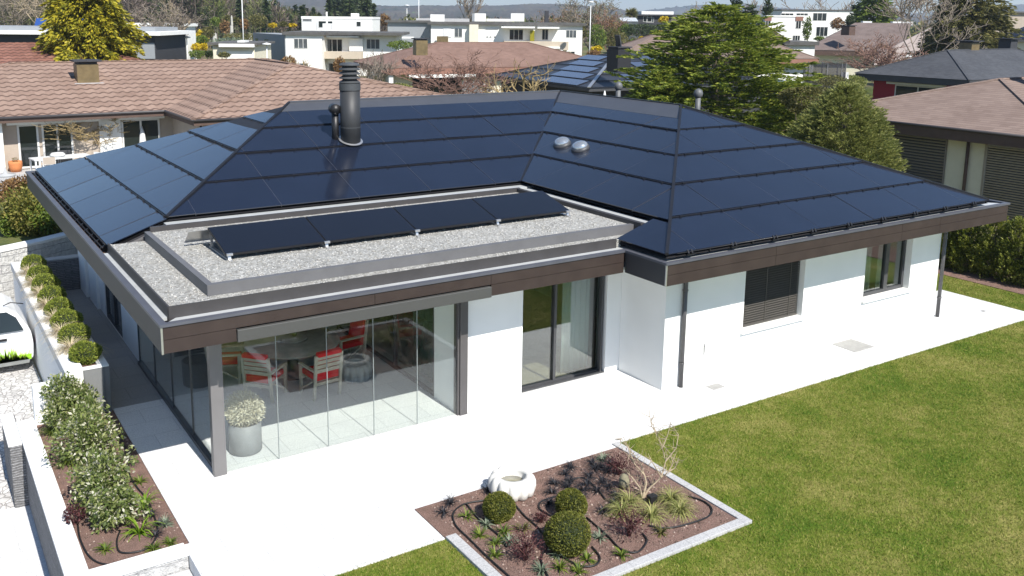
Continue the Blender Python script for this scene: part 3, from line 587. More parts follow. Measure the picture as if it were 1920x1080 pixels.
mb.slab([(5.55-(9.6-yc)*.93, yc, 4.885), (14.05-(9.6-yc)*.985, yc, 4.885), (14.05, 9.6, ZR+.035), (5.55, 9.6, ZR+.035)], .02); mb.bar((5.55, 9.6, ZR+.03), (14.05, 9.6, ZR+.03), .1, .05)
mb.slab([(xc, yc-.25, 4.81), (xc, 4.5-.7, 4.81), (14.02, 4.55, ZR+.03), (14.02, 9.52, ZR+.03)], .02)
mb.build('ridge_cap', mat('ridge_cap_metal', (.075, .08, .092), .4, .08, 2, metal=.2), roof)
# snow guards along two eaves
mb = MB(); y_, z_ = -1.0, 3.075; mb.tube([(8.75, y_, z_), (18.6, y_, z_)], .009, 6); x = 9.05
while x < 18.6:
    for dx in (-.045, .045): mb.bar((x+dx, y_+.02, z_+.03), (x+dx, y_-.02, z_-.03), .035, .05)
    mb.bar((x-.09, y_-.03, z_-.045), (x+.09, y_-.03, z_-.045), .035, .02); mb.bar((x+.5, y_, z_-.03), (x+.53, y_, z_-.03), .03, .04); x += 1.13
mb.build('snow_guard', BLACKM, roof)
mb = MB(); mb.tube([(.2, 5.0, 3.02), (.2, 14.6, 3.02)], .014, 6); mb.tube([(.15, 5.0, 2.96), (.15, 14.6, 2.96)], .012, 6); y = 5.1
while y < 14.6: mb.bar((.3, y, 3.03), (.13, y, 2.93), .03, .03); y += .55
mb.build('snow_guard', BLACKM, roof)
# flat-roof modules
for k in range(4):
    x0 = 1.5+k*1.768; x1 = x0+1.755; a = np.array([0, .96, .25])/math.hypot(.96, .25)
    m = MB(); m.hexa([(x0, 1.9, 3.325), (x1, 1.9, 3.325), (x1, 2.88, 3.58), (x0, 2.88, 3.58)], [(x0, 1.89, 3.36), (x1, 1.89, 3.36), (x1, 2.87, 3.615), (x0, 2.87, 3.615)])
    md = m.build('roof_module', ALU if 0 else BLACKM, flat)
    m = MB(); m.slab([(x0+.012, 1.902, 3.3665), (x1-.012, 1.902, 3.3665), (x1-.012, 2.858, 3.6155), (x0+.012, 2.858, 3.6155)], .003); m.build('glass', PANEL_F, flat)
mb = MB()
for k in range(5):
    x = 1.5+k*1.768-.006*(k > 0)
    if k in (0, 4): x += (.06 if k == 0 else -.08)
    mb.box(x-.03, 1.8, 3.2455, x+.03, 2.95, 3.275); mb.bar((x, 2.86, 3.27), (x, 2.9, 3.585), .04, .03); mb.bar((x, 1.88, 3.27), (x, 1.9, 3.335), .05, .03); mb.box(x-.05, 1.845, 3.335, x+.05, 1.885, 3.372)
mb.slab([(1.2, 2.95, 3.56), (8.5, 2.95, 3.56), (8.5, 3.28, 3.3), (1.2, 3.28, 3.3)], .006)
mb.build('module_stand', ALU, flat)
# chimney flue
mb = MB(); c = (6.2, 7.35, 0)
mb.lathe(c, [(.235, 4.1), (.235, 5.5)], 28); fl = mb.build('chimney_flue', mat('charcoal_flue_metal', (.035, .037, .04), .55, .08, 3, metal=.1), H)
CWM = mat('cowl_metal', (.07, .075, .08), .5, .08, 3, metal=.2)
MB().lathe(c, [(.2355, 4.62), (.239, 4.622), (.239, 4.635), (.2355, 4.637)], 28, smooth=False).build('flue_seam', CWM, fl)
MB().lathe(c, [(.2, 5.5), (.25, 5.5), (.25, 5.66), (.2, 5.66)], 28, smooth=False).build('flue_collar', CWM, fl)
mb = MB(); mb.lathe(c, [(.17, 5.66), (.17, 6.08)], 20)
for k in range(4):
    z = 5.67+k*.1; mb.lathe(c, [(.165, z+.055), (.235, z), (.25, z+.004), (.25, z+.018), (.168, z+.07)], 28, smooth=False)
mb.lathe(c, [(.168, 6.07), (.235, 6.07), (.24, 6.085), (.19, 6.13), (.05, 6.14)], 28, smooth=False); mb.build('flue_cowl', CWM, fl)
mb = MB(); mb.lathe(c, [(.3, 4.2), (.3, 4.26), (.236, 4.33)], 28); 
sl_ = .351; vs = []
for k in range(33):
    a = 2*pi*k/32; 
    for r, dz in ((.237, .06), (.285, .045)): vs.append((c[0]+r*math.cos(a), c[1]+r*math.sin(a), 3.39+(c[1]+r*math.sin(a)-4.93)*sl_+dz+.04))
MB().add(vs, [(2*i, 2*i+1, 2*i+3, 2*i+2) for i in range(32)], smooth=True).build('flashing', ALU, fl)
mb = MB(); mb.tube([(5.9, 7.55, 4.2), (5.9, 7.55, 4.95)], .085, 14); mb.tube([(5.88, 7.42, 5.05), (5.92, 7.7, 5.05)], .12, 16); mb.build('flue_motor', BLACKM, fl)
# two light domes
DOME = N('dome_acrylic'); DOME.base((.55, .57, .58)); DOME.set(Roughness=.05, Metallic=.75); DOME = DOME.m
for (dx, dy) in ((11.26, 5.74), (11.24, 4.98)):
    z = 3.39+.3565*(dx-9.45); mb = MB(); R_ = Matrix.Rotation(-math.atan(.3565), 3, 'Y')
    def put(m, prof, n=24):
        b = len(m.v); m.lathe((0, 0, 0), prof, n); m.v[b:] = [tuple(R_ @ Vector(p)+Vector((dx, dy, z))) for p in m.v[b:]]
    put(mb, [(.235, .0), (.225, .09), (.2, .1)]); d = mb.build('light_dome', ANTH, H)
    mb = MB(); put(mb, [(.205, .09), (.205, .12), (.19, .16), (.15, .2), (.09, .225), (.01, .232)]); mb.build('dome_glass', DOME, d)
# vent pipes beyond the ridges
for (tx, ty, D, zb) in ((1310, 166, 25.2, 4.3), (1160, 153, 27.5, 4.5)):
    t = K(tx, ty, D); mb = MB(); mb.tube([(t[0], t[1], zb), (t[0], t[1], t[2]-.22)], .075, 14); mb.lathe((t[0], t[1], t[2]-.25), [(.075, 0), (.11, .04), (.125, .12), (.1, .2), (.03, .25)], 16); mb.build('vent_pipe', mat('grey_vent_metal', (.11, .115, .12), .55, .1, metal=.1), H)
# downpipes
for x in (9.85, 18.52):
    mb = MB(); mb.tube([(x, -.16, .02), (x, -.16, 2.5)], .045, 12); mb.tube([(x, -.16, 2.0), (x, -.16, 2.03)], .055, 12); mb.tube([(x, -.16, .5), (x, -.16, .53)], .055, 12); mb.build('downpipe', mat('downpipe_metal', (.09, .088, .09), .4, .08, metal=.2), H)
# windows
def frame_box(mb, x0, x1, z0, z1, y0, y1, t=.07):
    mb.box(x0, y0, z0, x0+t, y1, z1); mb.box(x1-t, y0, z0, x1, y1, z1); mb.box(x0+t, y0, z0, x1-t, y1, z0+t); mb.box(x0+t, y0, z1-t, x1-t, y1, z1)
mb = MB(); frame_box(mb, 6.83, 9.03, .02, 2.32, 1.3, 1.42, .06); mb.box(7.78, 1.3, .08, 7.84, 1.42, 2.26); mb.box(6.83, 1.225, .02, 9.03, 1.3, .05); mb.box(8.93, 1.24, .05, 8.97, 1.3, 2.32); dr = mb.build('sliding_door', ANTH, H)
mb = MB(); mb.box(6.89, 1.35, .08, 7.78, 1.362, 2.26); mb.build('glass', GLASS_T, dr); mb = MB(); mb.box(7.84, 1.37, .08, 8.97, 1.382, 2.26); mb.build('glass', GLASS_T, dr)
def curtain(name, x0, x1, y, z0, z1, amp=.05, per=.14, parent=H, m=CURT):
    n = int((x1-x0)/.02); mb = MB(); vs = []
    for i in range(n+1):
        x = x0+(x1-x0)*i/n; yy = y+amp*math.sin(2*pi*x/per)*(.7+.3*math.sin(x*5)); vs += [(x, yy, z0), (x, yy, z1), (x, yy+.006, z1), (x, yy+.006, z0)]
    mb.add(vs, [(4*i+a, 4*i+4+a, 4*i+4+(a+1) % 4, 4*i+(a+1) % 4) for i in range(n) for a in range(4)], smooth=True); return mb.build(name, m, parent)
curtain('curtain', 8.2, 8.9, 1.62, .06, 2.5); curtain('curtain', 15.7, 16.5, .45, .5, 2.45); curtain('curtain', 16.75, 17.2, .45, .5, 2.45)
mb = MB(); frame_box(mb, 15.55, 17.3, .9, 2.3, .06, .14, .08); mb.box(16.52, .055, .98, 16.66, .145, 2.22); wn = mb.build('window', ANTH, H)
mb = MB(); mb.box(15.63, .1, .98, 16.52, .112, 2.22); mb.build('glass', GLASS_T, wn); mb = MB(); mb.box(16.66, .1, .98, 17.22, .112, 2.22); mb.build('glass', GLASS_T, wn)
mb = MB(); mb.box(15.5, -.17, .84, 17.36, .055, .906); mb.build('sill', WHITE_CAP, wn, bevel=.008)
mb = MB(); frame_box(mb, 11.6, 13.45, .86, 2.3, .12, .2, .05); w1 = mb.build('window', ANTH, H); mb = MB(); mb.box(11.65, .15, .91, 13.4, .162, 2.25); mb.build('glass', PANE, w1)
mb = MB(); mb.box(11.54, -.17, .8, 13.51, .115, .868); mb.build('sill', WHITE_CAP, w1, bevel=.008)
mb = MB(); z = .9
while z < 2.28: mb.hexa([(11.62, .03, z), (13.43, .03, z), (13.43, .1, z+.035), (11.62, .1, z+.035)], [(11.62, .03, z+.006), (13.43, .03, z+.006), (13.43, .1, z+.041), (11.62, .1, z+.041)]); z += .052
for x in (11.63, 12.4, 13.15, 13.41): mb.box(x, .024, .88, x+.012, .03, 2.29)
mb.box(11.62, .02, .875, 13.43, .11, .9); mb.build('blind', BLIND_D, w1)
mb = MB(); mb.box(1.02, 8.3, .02, 1.1, 8.36, 2.2); mb.box(1.02, 10.14, .02, 1.1, 10.2, 2.2); mb.box(1.02, 9.2, .02, 1.1, 9.26, 2.2); mb.box(1.02, 8.36, .02, 1.1, 10.14, .1); wl = mb.build('window', ANTH, H)
mb = MB(); mb.box(1.06, 8.36, .1, 1.07, 10.14, 2.2); mb.build('glass', PANE_G, wl)
mb = MB(); mb.box(1.1, 9.3, .1, 1.14, 10.1, 2.2); mb.build('curtain', CURT, H)
# glazed corner terrace
mb = MB(); mb.box(.9, .95, .02, 1.1, 1.06, 2.57); mb.box(.92, 1.06, .02, 1.0, 1.16, 2.57); mb.build('post', ANTH if 0 else mat('grey_post_metal', (.16, .155, .155), .45, .06, 2, metal=.1), H, bevel=.004)
mb = MB(); mb.box(5.4, .93, .02, 5.56, 1.028, 2.57); mb.box(5.36, .96, .02, 5.398, 1.1, 2.57); mb.build('post', mat('dark_post_metal', (.09, .085, .085), .45, .06, 2, metal=.1), H, bevel=.004)
xs = [1.11, 1.98, 2.85, 3.70, 4.55, 5.35]
for i in range(5):
    mb = MB(); mb.box(xs[i], .995+.0*i, .04, xs[i+1]-.004, 1.005, 2.56); mb.build('glass_pane', GLASS, H)
EDGE = mat('glass_edge_seal', (.22, .25, .245), .4, .02)
mb = MB()
for x in xs[1:5]: mb.box(x-.007, .992, .04, x+.005, 1.008, 2.56)
mb.build('seal_strip', EDGE, H)
yl = [1.17, 2.5, 3.85, 5.2, 6.58]
for i in range(4):
    mb = MB(); mb.box(.995, yl[i]+.012, .09, 1.005, yl[i+1]-.012, 2.56); mb.build('glass_pane', GLASS, H)
mb = MB(); mb.box(.95, 1.16, .02, 1.05, 6.6, .085)
for y in yl[1:]: mb.box(.985, y-.012, .086, 1.015, y+.012, 2.56)
mb.build('glazing_rail', ANTH, H)
# inner faces of the glazed terrace
mb = MB(); mb.box(1.3, 6.62, .02, 1.7, 6.8, 2.56); mb.box(4.9, 6.62, .02, 5.4, 6.8, 2.56); mb.build('wall', INT_WALL, H)
mb = MB()
for x in (1.7, 3.25, 4.84): mb.box(x, 6.62, .02, x+.06, 6.7, 2.5)
mb.box(1.76, 6.62, .02, 4.84, 6.7, .08); ws = mb.build('sliding_door', ANTH, H); mb = MB(); mb.box(1.76, 6.65, .08, 4.84, 6.66, 2.5); mb.build('glass', PANE, ws)
mb = MB()
for y in (1.92, 3.6, 6.5): mb.box(5.42, y, .02, 5.5, y+.07, 2.5)
mb.box(5.42, 1.99, .02, 5.5, 6.5, .08); ws = mb.build('sliding_door', ANTH, H); mb = MB(); mb.box(5.45, 1.99, .08, 5.46, 6.5, 2.5); mb.build('glass', GLASS_T, ws)
GCURT = mat('green_grey_curtain', (.16, .26, .19), .9, .1); mb = MB()
vs = []; nn = 60
for i in range(nn+1):
    y = 2.0+1.5*i/nn; xx = 5.8+.05*math.sin(y*40); vs += [(xx, y, .05), (xx, y, 2.5)]
mb.add(vs, [(2*i, 2*i+2, 2*i+3, 2*i+1) for i in range(nn)], smooth=True); mb.build('curtain', GCURT, H)
TX = CAM[0]+ray(1320, 650)[0]*((-.1-CAM[1])/ray(1320, 650)[1]); mb = MB(); mb.box(TX-.02, -.118, .55, TX+.015, -.1, .78); mb.tube([(TX, -.1, .74), (TX, -.17, .74), (TX, -.18, .68)], .012, 8); mb.build('wall_tap', ALU, H)
# ================================================================ TERRACE FURNITURE
def chair(loc, rz, label):
    c, s = math.cos(rz), math.sin(rz)
    T = thing('garden_chair', label, 'chair', (loc[0], loc[1], .02), 'red cushioned chairs round the terrace table'); T.rotation_euler.z = rz; T.scale = (1.04, 1.04, .9)
    def part(n, f, m, p=T): b = MB(); f(b); return b.build(n, m, p, local=True)
    for sx in (-.26, .26):                                    # front is +y
        part('leg', lambda b: b.bar((sx, .26, 0), (sx, .26, .64), .05, .05), TEAK)
        part('leg', lambda b: b.bar((sx, -.25, 0), (sx, -.36, 1.02), .05, .045), TEAK)
        part('armrest', lambda b: b.bar((sx, .3, .655), (sx, -.31, .66), .065, .03), TEAK)
        part('brace', lambda b: b.bar((sx, .24, .1), (sx, -.2, .4), .03, .03), TEAK)
    def seat(b):
        for k in range(5): b.box(-.24, -.24+.1*k, .4, .24, -.16+.1*k, .425)
        b.box(-.26, .22, .33, .26, .26, .4); b.box(-.26, -.3, .33, .26, -.26, .4)
    part('seat', seat, TEAK)
    def back(b):
        for k in range(4): z = .62+.1*k; y = -.25-.11*z/1.02; b.hexa([(-.24, y-.012, z), (.24, y-.012, z), (.24, y+.012, z), (-.24, y+.012, z)], [(-.24, y-.021, z+.08), (.24, y-.021, z+.08), (.24, y+.003, z+.08), (-.24, y+.003, z+.08)])
    part('backrest', back, TEAK)
    b = MB(); b.box(-.24, -.29, .43, .24, .27, .54); b.build('seat_cushion', RED, T, bevel=.02, local=True)
    b = MB(); b.hexa([(-.24, -.28, .5), (.24, -.28, .5), (.24, -.2, .5), (-.24, -.2, .5)], [(-.24, -.375, 1.06), (.24, -.375, 1.06), (.24, -.3, 1.06), (-.24, -.3, 1.06)]); b.box(-.24, -.425, 1.0, .24, -.3, 1.09); b.build('back_cushion', RED, T, bevel=.02, local=True)
TC = (3.5, 4.35)
tb = thing('garden_table', 'round grey stone topped terrace table with red cushioned chairs round it', 'table', (*TC, .02))
MB().lathe((*TC, 0), [(.3, .7), (.93, .705), (.95, .73), (.95, .745), (.935, .76), (.01, .76)], 56).build('tabletop', TABLE, tb)
MB().lathe((*TC, 0), [(.28, .02), (.28, .06), (.12, .12), (.1, .6), (.22, .7)], 20).build('pedestal', ANTH, tb)
lz = MB().lathe((TC[0]+.02, TC[1]+.1, .765), [(.3, 0), (.32, .005), (.32, .025), (.3, .035), (.01, .035)], 40).build('turntable', TABLE); lz['label'] = 'round stone turntable lying on the middle of the table'; lz['category'] = 'turntable'
def look(x, y): return math.atan2(TC[1]-y, TC[0]-x)-pi/2
def faces(x, y): return math.atan2(-(TC[0]-x), TC[1]-y)
for (x, y, lb) in ((2.68, 3.62, 'slatted chair with red cushion seen from behind, left near side of round table'), (3.62, 3.22, 'slatted chair with red cushion on the near side of table, nearest the glass front'), (4.72, 4.5, 'chair with tall red back cushion beside the scalloped stone tub'), (4.05, 5.5, 'chair on the far side of table, only its red back cushion showing'), (2.3, 4.85, 'chair left of the table half hidden behind the corner post side')):
    chair((x, y), faces(x, y), lb)
v = thing('vase', 'small green plant pot standing on the table turntable', 'plant pot', (TC[0]+.1, TC[1]+.15, .80))
MB().lathe((TC[0]+.1, TC[1]+.15, .80), [(.04, 0), (.055, .04), (.06, .1), (.05, .1), (.04, .06)], 16).build('pot', mat('olive_glaze', (.16, .17, .05), .3), v)
V, F = blob((TC[0]+.1, TC[1]+.15, .93), (.06, .06, .05), 60, .05, .02); npmesh('leaves', V, F, F_GRN, v)
def scallop_tub(name, x, y, r, h, label, m, hole):
    T = thing(name, label, 'stone tub', (x, y, .02)); mod = lambda a, j: 1+(.15*abs(math.cos(6*a))**.6-.12 if j < 6 else .07*abs(math.cos(6*a))-.05 if j < 7 else 0)
    MB().lathe((x, y, .02), [(r*.8, 0), (r*.97, h*.12), (r*1.02, h*.4), (r*1.0, h*.7), (r*.93, h*.9), (r*.85, h*.985), (r*.76, h), (r*hole, h*.985), (r*hole*.97, h*.85), (r*hole*.9, h*.55), (.01, h*.5)], 72, mod=mod).build('tub', m, T)
    return T
scallop_tub('stone_tub', 4.5, 3.55, .34, .34, 'dark grey scalloped stone tub standing inside the glazed terrace', mat('dark_carved_stone', (.42, .41, .39), .85, .12, 7, bump=.4, bscale=70), .62)
b = G(975, 937); T = scallop_tub('bird_bath', b[0], b[1]+.22, .355, .3, 'white scalloped stone bird bath at the back edge of the flower bed', STONEW, .6)
MB().lathe((b[0], b[1]+.25, .02), [(.165, .17), (.19, .18), (.01, .18)], 32).build('water', PANE_G if 0 else mat('still_water', (.2, .19, .12), .05, .1), T)
pc = (1.62, 1.62)
p = thing('flower_pot', 'round grey metal pot holding pale dried flowers behind the glass corner', 'flower pot', (*pc, .02))
MB().lathe((*pc, .02), [(.24, 0), (.27, .02), (.27, .52), (.25, .52), (.24, .48), (.01, .46)], 36).build('pot', POT, p)
V, F = blob((pc[0], pc[1], .76), (.34, .34, .3), 2600, .07, .02, shell=.5, amp=.06); npmesh('flowers', V, F, F_CRM, p)
dp = thing('flower_pot', 'dark round pot seen through the left glass side of terrace', 'flower pot', (1.75, 4.9, .02)); MB().lathe((1.75, 4.9, .02), [(.26, 0), (.3, .03), (.31, .5), (.28, .5), (.27, .42), (.01, .4)], 32).build('pot', ANTH, dp)
# floor fittings
def flush(name, label, cat, x0, y0, x1, y1, m, slots=0):
    mb = MB(); mb.box(x0, y0, .0, x1, y1, .028)
    for k in range(slots): x = x0+(x1-x0)*(k+.5)/slots; mb.box(x-.01, y0+.03, .028, x+.01, y1-.03, .031)
    tag(mb.build(name, m), label, cat)
GM = mat('floor_grate_metal', (.33, .325, .31), .7, .1, 12)
flush('floor_grate', 'square grey floor grate in the terrace under the wall windows', 'floor grate', 14.55, -.72, 15.25, -.08, GM, 16)
flush('drain_cover', 'small grey drain cover in the terrace paving by the downpipe', 'drain', 10.3, -.62, 10.62, -.4, GM, 6)
flush('drain_cover', 'tiny dark plate in the far right corner of the terrace', 'drain', 19.9, -.55, 20.02, -.45, GM)
# ================================================================ RAISED PLANTER AND WALLS
pw = thing('raised_planter', 'long white raised planter wall with clipped balls beside the drive', 'planter', (-.34, 9, 0))
mb = MB(); mb.box(-.68, 4.45, -1.25, -.40, 13.2, .9); mb.build('outer_wall', WHITE, pw)
mb = MB(); mb.box(-.71, 4.43, .72, -.68, 13.22, .9); mb.build('ledge', mat('pale_grey_ledge', (.55, .56, .57), .8, .05), pw)
mb = MB(); mb.box(-.14, 4.6, -.2, .02, 13.2, .88); mb.build('inner_wall', CONC, pw)
mb = MB(); mb.box(-.41, 4.45, -.2, .02, 4.6, .88); mb.box(-.05, 4.43, .0, .03, 4.449, .88); mb.build('end_wall', mat('dark_end_render', (.17, .175, .175), .8, .06), pw)
mb = MB(); mb.box(-.40, 4.44, .881, .03, 4.56, .905); mb.box(-.1, 4.56, .881, .03, 13.2, .905); mb.build('cap', WHITE_CAP, pw)
mb = MB(); mb.box(-.4, 4.6, .5, -.14, 13.2, .83); mb.build('soil', SOIL, pw)
# white rendered stub wall below the end of the planter
mb = MB(); mb.box(-1.3, 4.5, -1.0, -.05, 4.62, .0); 
bw = thing('bed_wall', 'low wall with white stone cap round the long side bed', 'wall', (-1.4, 2, 0))
mb = MB(); mb.box(-1.5, -.98, -1.3, -1.241, 4.72, -.0); mb.build('wall', STONE_D, bw)
mb = MB(); mb.box(-1.53, -1.0, .0, -1.24, 4.74, .05); mb.box(-1.239, -1.0, .0, -.02, -.71, .05); mb.build('cap', WHITE_CAP, bw, bevel=.006)
mb = MB(); mb.box(-1.239, -.98, -1.2, -.03, -.72, -.001); mb.build('wall', STONE_L, bw)
mb = MB(); mb.box(-1.239, 4.505, -.6, -.0, 4.72, .7); mb.build('wall', WHITE, bw)
st = thing('stub_wall', 'short grey stone stub wall with white cap beside the cobbled drive', 'wall', (-1.63, 4.4, -1.2))
mb = MB(); mb.box(-1.72, 3.9, -1.3, -1.502, 5.3, -.04); mb.build('wall', STONE_D, st); mb = MB(); mb.hexa([(-1.74, 3.9, -.04), (-1.531, 3.9, -.04), (-1.531, 5.32, -.04), (-1.74, 5.32, -.04)], [(-1.74, 3.9, 0), (-1.531, 3.9, 0), (-1.531, 5.32, 0), (-1.74, 5.32, 0)]); mb.build('cap', WHITE_CAP, st)
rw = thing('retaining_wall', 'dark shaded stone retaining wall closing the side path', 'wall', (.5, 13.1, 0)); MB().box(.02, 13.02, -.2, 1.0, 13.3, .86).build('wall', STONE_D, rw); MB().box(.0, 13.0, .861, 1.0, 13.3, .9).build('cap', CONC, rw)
rw = thing('retaining_wall', 'sunlit pale stone block retaining wall with white cap below the hedge', 'wall', (0, 15.3, -.5))
pts = [(-9, 14.2), (-3, 14.6), (-.9, 14.9), (.3, 15.5), (1.2, 16.1), (6, 19.5)]
mb = MB(); mc = MB()
for a, b in zip(pts[:-1], pts[1:]):
    mb.hexa([(a[0], a[1], -.7), (b[0], b[1], -.7), (b[0], b[1]+.4, -.7), (a[0], a[1]+.4, -.7)], [(a[0], a[1], .8), (b[0], b[1], .8), (b[0], b[1]+.4, .8), (a[0], a[1]+.4, .8)])
    mc.hexa([(a[0], a[1]-.03, .801), (b[0], b[1]-.03, .801), (b[0], b[1]+.43, .801), (a[0], a[1]+.43, .801)], [(a[0], a[1]-.03, .87), (b[0], b[1]-.03, .87), (b[0], b[1]+.43, .87), (a[0], a[1]+.43, .87)])
mb.build('wall', STONE_L, rw); mc.build('cap', WHITE_CAP, rw)
def m_ground_cover():
    n = N('bank_ground_cover'); n.base(n.ramp(n.noise(2.5, 6, .7), [(.3, (.05, .075, .015)), (.5, (.1, .12, .025)), (.7, (.16, .13, .06))])); n.set(Roughness=.95); n.bump(n.noise(14, 4), .8, .08); return n.m
mb = MB(); mb.hexa([(-12, 15.0, -.1), (.3, 15.9, -.1), (6, 19.9, -.1), (6, 29, -.1), (-12, 29, -.1)], [(-12, 15.0, .74), (.3, 15.9, .74), (6, 19.9, .74), (6, 29, .0), (-12, 29, .0)]); struct(mb.build('bank', m_ground_cover()))
mb = MB(); mb.prism([(-6, 29.5), (8, 29.5), (8, 35.3), (-6, 35.3)], -.1, .0); struct(mb.build('neighbour_terrace', m_granite('warm_slab_paving', .5, .6, .6)))
# the clipped balls and feather grass of the raised planter
ords = ['nearest', 'second', 'third', 'fourth', 'fifth', 'sixth', 'seventh', 'farthest']
bp_ = [(150, 662), (135, 628), (120, 601), (108, 577), (95, 553), (83, 532), (72, 514), (58, 494)]
for i, (x, y) in enumerate(bp_):
    c = G(x, y, 1.02); r = .3+.01*((i*7) % 3-1); T = thing('ball_shrub', ('%s clipped green ball shrub from the glazed end of the raised planter' % ords[i]) if i not in (0, 7) else ('clipped green ball shrub at the near end of the raised planter' if i == 0 else 'clipped green ball shrub at the far end of the raised planter'), 'shrub', (-.27, c[1], .83), 'clipped ball shrubs in the raised planter')
    c = (-.27, c[1], 1.0); core(c, (r*.85, r*.85, r*.68)).build('twig_core', mat('inner_foliage', (.02, .03, .008), .9), T)
    V, F = blob(c, (r, r, r*.8), 4200, .046, .022, shell=.2, amp=.07); npmesh('leaves', V, F, F_BOX, T)
def tuft(name, c, h, n, w, m, label, group, spread=.5, cat='grass tuft', droop=.5, parent=None):
    az = RNG.uniform(0, 2*pi, n); tilt = np.abs(RNG.normal(size=n))*spread; ln = h*RNG.uniform(.55, 1.1, n); segs = 4; ts = np.linspace(0, 1, segs+1)
    hd = np.stack([np.cos(az), np.sin(az)], 1); V = []
    for t in ts:
        a = tilt+droop*t*t*2; rr = ln*t*np.sin(np.clip(a, 0, 2.2)); zz = ln*t*np.cos(np.clip(a, 0, 2.0))
        ctr = np.stack([c[0]+hd[:, 0]*(rr+.02), c[1]+hd[:, 1]*(rr+.02), c[2]+np.maximum(zz, .004)], 1); sd = np.stack([-hd[:, 1], hd[:, 0], np.zeros(n)], 1)*(w*(1-t*.85))
        V += [ctr-sd, ctr+sd]
    V = np.stack(V, 1).reshape(-1, 3); b = np.arange(n)[:, None, None]*(2*(segs+1)); F = (b+np.array([[2*i, 2*i+1, 2*i+3, 2*i+2] for i in range(segs)])[None]).reshape(-1, 4)
    o = npmesh(name, V, F, m, None, loc=c); return tag(o, label, cat, group)
for i in range(7):
    y = (G(*bp_[i], 1.02)[1]+G(*bp_[i+1], 1.02)[1])/2
    tuft('feather_grass', (-.44, y, .83), .46, 330, .007, F_PAL, 'pale feather grass tuft squeezed between %s and %s ball of the raised planter' % (ords[i], ords[i+1]), 'feather grass tufts in the raised planter', .55)
tuft('feather_grass', (-.08, 5.35, .83), .5, 90, .005, F_PAL, 'wispy brownish grass leaning over the inner edge of raised planter', 'feather grass tufts in the raised planter', .9, droop=.9)
# ================================================================ SIDE BED
def shrub(name, c, R, n, L, W, m, label, group=None, cat='shrub', stems=5, sm=BARK, shell=.45, amp=.2, part='leaves', hollow=True):
    T = thing(name, label, cat, c, group); cc = (c[0], c[1], c[2]+R[2]*.95)
    V, F = blob(cc, R, n, L, W, shell=shell, amp=amp); k = V[:, 2].reshape(-1, 4).min(1) > c[2]+.005
    V = V.reshape(-1, 4, 3)[k].reshape(-1, 3); F = np.arange(len(V)).reshape(-1, 4); npmesh(part, V, F, m, T)
    if stems:
        mb = MB()
        for i in range(stems):
            a = 2*pi*i/stems; e = (cc[0]+R[0]*.6*math.cos(a), cc[1]+R[1]*.6*math.sin(a), cc[2]+R[2]*.3); mb.tube([(c[0], c[1], c[2]-.02), (c[0]+.3*(e[0]-c[0]), c[1]+.3*(e[1]-c[1]), c[2]+R[2]*.6), e], [.02*R[0]+.008, .014*R[0]+.006, .004], 5)
        mb.build('stem', sm, T)
    return T
for i, (px, py, z, r, h) in enumerate(((112, 712, .45, .5, .5), (118, 775, .35, .36, .36), (168, 822, .38, .58, .46), (150, 770, .3, .4, .4), (190, 905, .36, .5, .45), (215, 955, .26, .38, .34))):
    c = G(px, py, z); lb = ['tall white flowering shrub overlapping the end of raised planter', 'white flowering shrub by the bed wall next to the planter end', 'widest white flowering shrub in the middle of the side bed', 'white flowering shrub tucked between its two larger neighbours in the side bed', 'white flowering shrub nearer the front of the side bed', 'smallest white flowering shrub at the front of side bed'][i]
    c[0] = max(c[0], -.95); r *= .9; shrub('flowering_shrub', (c[0], min(c[1], 4.35), 0), (r, r, h), int(5200*r*1.4), .075, .034, F_WSH, lb, 'white flowering shrubs in the side bed', shell=.7, amp=.3)
for i, (px, py) in enumerate(((70, 775), (85, 820), (118, 875))): tuft('sedge_tuft', tuple(G(px, py, 0)+np.array([.12, 0, 0])), .32, 120, .007, F_GRN, ['green sedge tuft at the back corner of the side bed', 'green sedge tuft by the bed wall under white flowering shrubs', 'green sedge tuft spilling towards the bed wall cap'][i], 'sedge tufts along the bed wall')
BLKL = 'small black grass tuft growing in the brown soil'
for i, (px, py) in enumerate(((230, 855), (247, 868), (232, 948), (285, 968), (300, 985), (292, 1005), (272, 955))): tuft('black_grass', tuple(G(px, py, 0)), .17, 46, .006, F_BLK, BLKL, 'small black grass tufts in both beds', .8)
for (px, py, m, lb) in ((270, 952, F_LIM, 'lime green strap leaved plant behind the other one in side bed'), (262, 1000, F_LIM, 'larger lime green strap leaved plant in the side bed')): tuft('strap_plant', tuple(G(px, py, 0)), .34, 34, .019, m, lb, 'lime strap leaved plants in the side bed', .75, 'plant', .4)
SG = 'small green perennials in the beds'
for i, (px, py, lb) in enumerate(((262, 905, 'small green perennial beside the hose at the terrace edge of side bed'), (198, 1032, 'pale green perennial at the lower end of side bed'), (320, 1020, 'bright green ferny perennial in the front corner of side bed'), (310, 985, 'little grey green perennial near the terrace edge of side bed'), (288, 1030, 'low perennial next to the curved hose end in side bed'))): tuft('perennial', tuple(G(px, py, 0)), .15, 44, .012, F_GRN if i != 3 else F_SIL, lb, SG, .9, 'plant', .3)
shrub('purple_shrub', tuple(G(140, 980, 0)), (.16, .2, .13), 500, .05, .02, F_PUR, 'dark purple leaved shrub by the bed wall near the front of side bed', stems=3)
